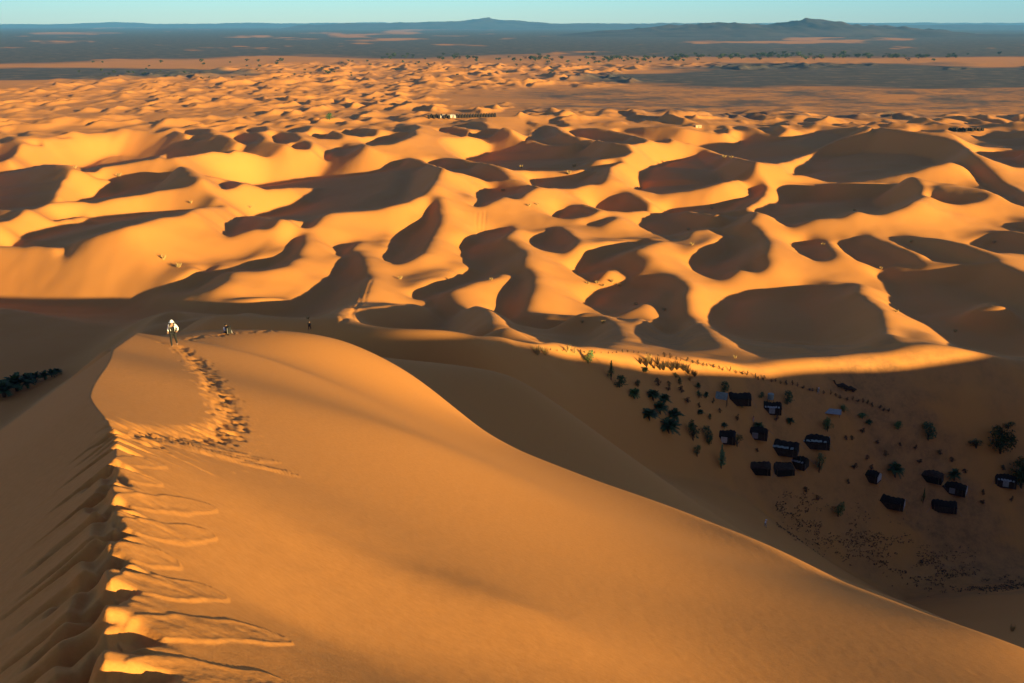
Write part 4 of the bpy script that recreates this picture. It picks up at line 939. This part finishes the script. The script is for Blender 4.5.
(x,y,z),m=place(228.5,333.6); root=empty('rucksack',(x,y,z),.5); V=[];Fc=[]; tube(V,Fc,[(0,0,-.02),(0,0,.05),(.02,0,.3),(.03,0,.46),(.03,0,.52)],[.14,.19,.19,.15,.06],10); mobj('bag_body',V,Fc,M['black'],root,True)
V=[];Fc=[]; tube(V,Fc,[(-.1,-.16,.42),(-.12,-.26,.25),(-.1,-.18,.06)],[.025]*3,5); mobj('strap',V,Fc,M['grey'],root)
tag(root,'dark rucksack lying beside the sitting person on the dune rim','bag')
put_person(309.5,330,9,WALK,1.74,2.6,'dark clothed person seen just beyond the right end of the dune rim',top='black',legs='black')
put_person(765,527,8.5,WALK,1.74,1.2,'person in pale blue clothes walking at the foot of the big dune',top='white',legs='blue',hat='white')
put_person(753,422,6.5,WALK,1.74,.5,'person in orange standing on the sand between the long tent and the tent row',top='orange',legs='pale')
put_person(818,394,6.5,WALK,1.74,2.0,'person in pale clothes standing at the brush line above the tents',top='pale',legs='pale',hat='white')
# ---------------------------------------------------------------- resting camels
def make_camel():
    root=empty('resting_camel')
    V=[(0,0,.55),(.55,0,.6),(.95,0,.55),(1.1,0,.5),(-.45,0,.62),(-.8,0,.6),(-1.05,0,.62),(-1.3,0,.85),(-1.45,0,1.2),(-1.5,0,1.42),(-1.68,0,1.4),(-1.85,0,1.33),(0,0,.95),(.05,0,1.16),(1.25,0,.3)]
    E=[(0,1),(1,2),(2,3),(0,4),(4,5),(5,6),(6,7),(7,8),(8,9),(9,10),(10,11),(0,12),(12,13),(3,14)]
    rd=[.36,.36,.3,.12,.37,.3,.17,.12,.1,.12,.1,.07,.2,.07,.03]
    for sx in (-1,1):
        b=len(V); V+=[(.75,sx*.3,.35),(.2,sx*.36,.14),(.8,sx*.4,.07)]; E+=[(2,b),(b,b+1),(b+1,b+2)]; rd+=[.17,.1,.06]
        b=len(V); V+=[(-.7,sx*.22,.35),(-1.15,sx*.24,.1),(-.6,sx*.27,.06)]; E+=[(5,b),(b,b+1),(b+1,b+2)]; rd+=[.13,.08,.06]
        b=len(V); V+=[(-1.47,sx*.09,1.53)]; E+=[(9,b)]; rd+=[.03]
    skinned('body',V,E,rd,M['camel'],root)
    V=[];Fc=[]
    for i in range(5):
        for j in range(9):
            t=-1.2+2.4*j/8; V.append((-.42+.85*i/4,math.sin(t)*.43,.62+math.cos(t)*(.36+.2*(1-abs(i-2)/2))))
    for i in range(4):
        for j in range(8): q=i*9+j; Fc.append((q,q+1,q+10,q+9))
    mobj('saddle_blanket',V,Fc,M['wool2'],root,True); return root
cm=make_camel()
for i,(px,py,lb) in enumerate([(842,388.5,'left one of two dark camels lying on the sand beyond the brush line'),(850,391.5,'right one of two dark camels lying on the sand beyond the brush line')]):
    o=cm if i==0 else copy_tree(cm); (x,y,z),m=place(px,py); o.location=(x,y,z); o.rotation_euler=(0,0,-.35+.2*i); o.scale=(1.05,)*3; tag(o,lb,'camel','camels resting beyond the brush line')
print('objects',time.time()-_T0,flush=True)
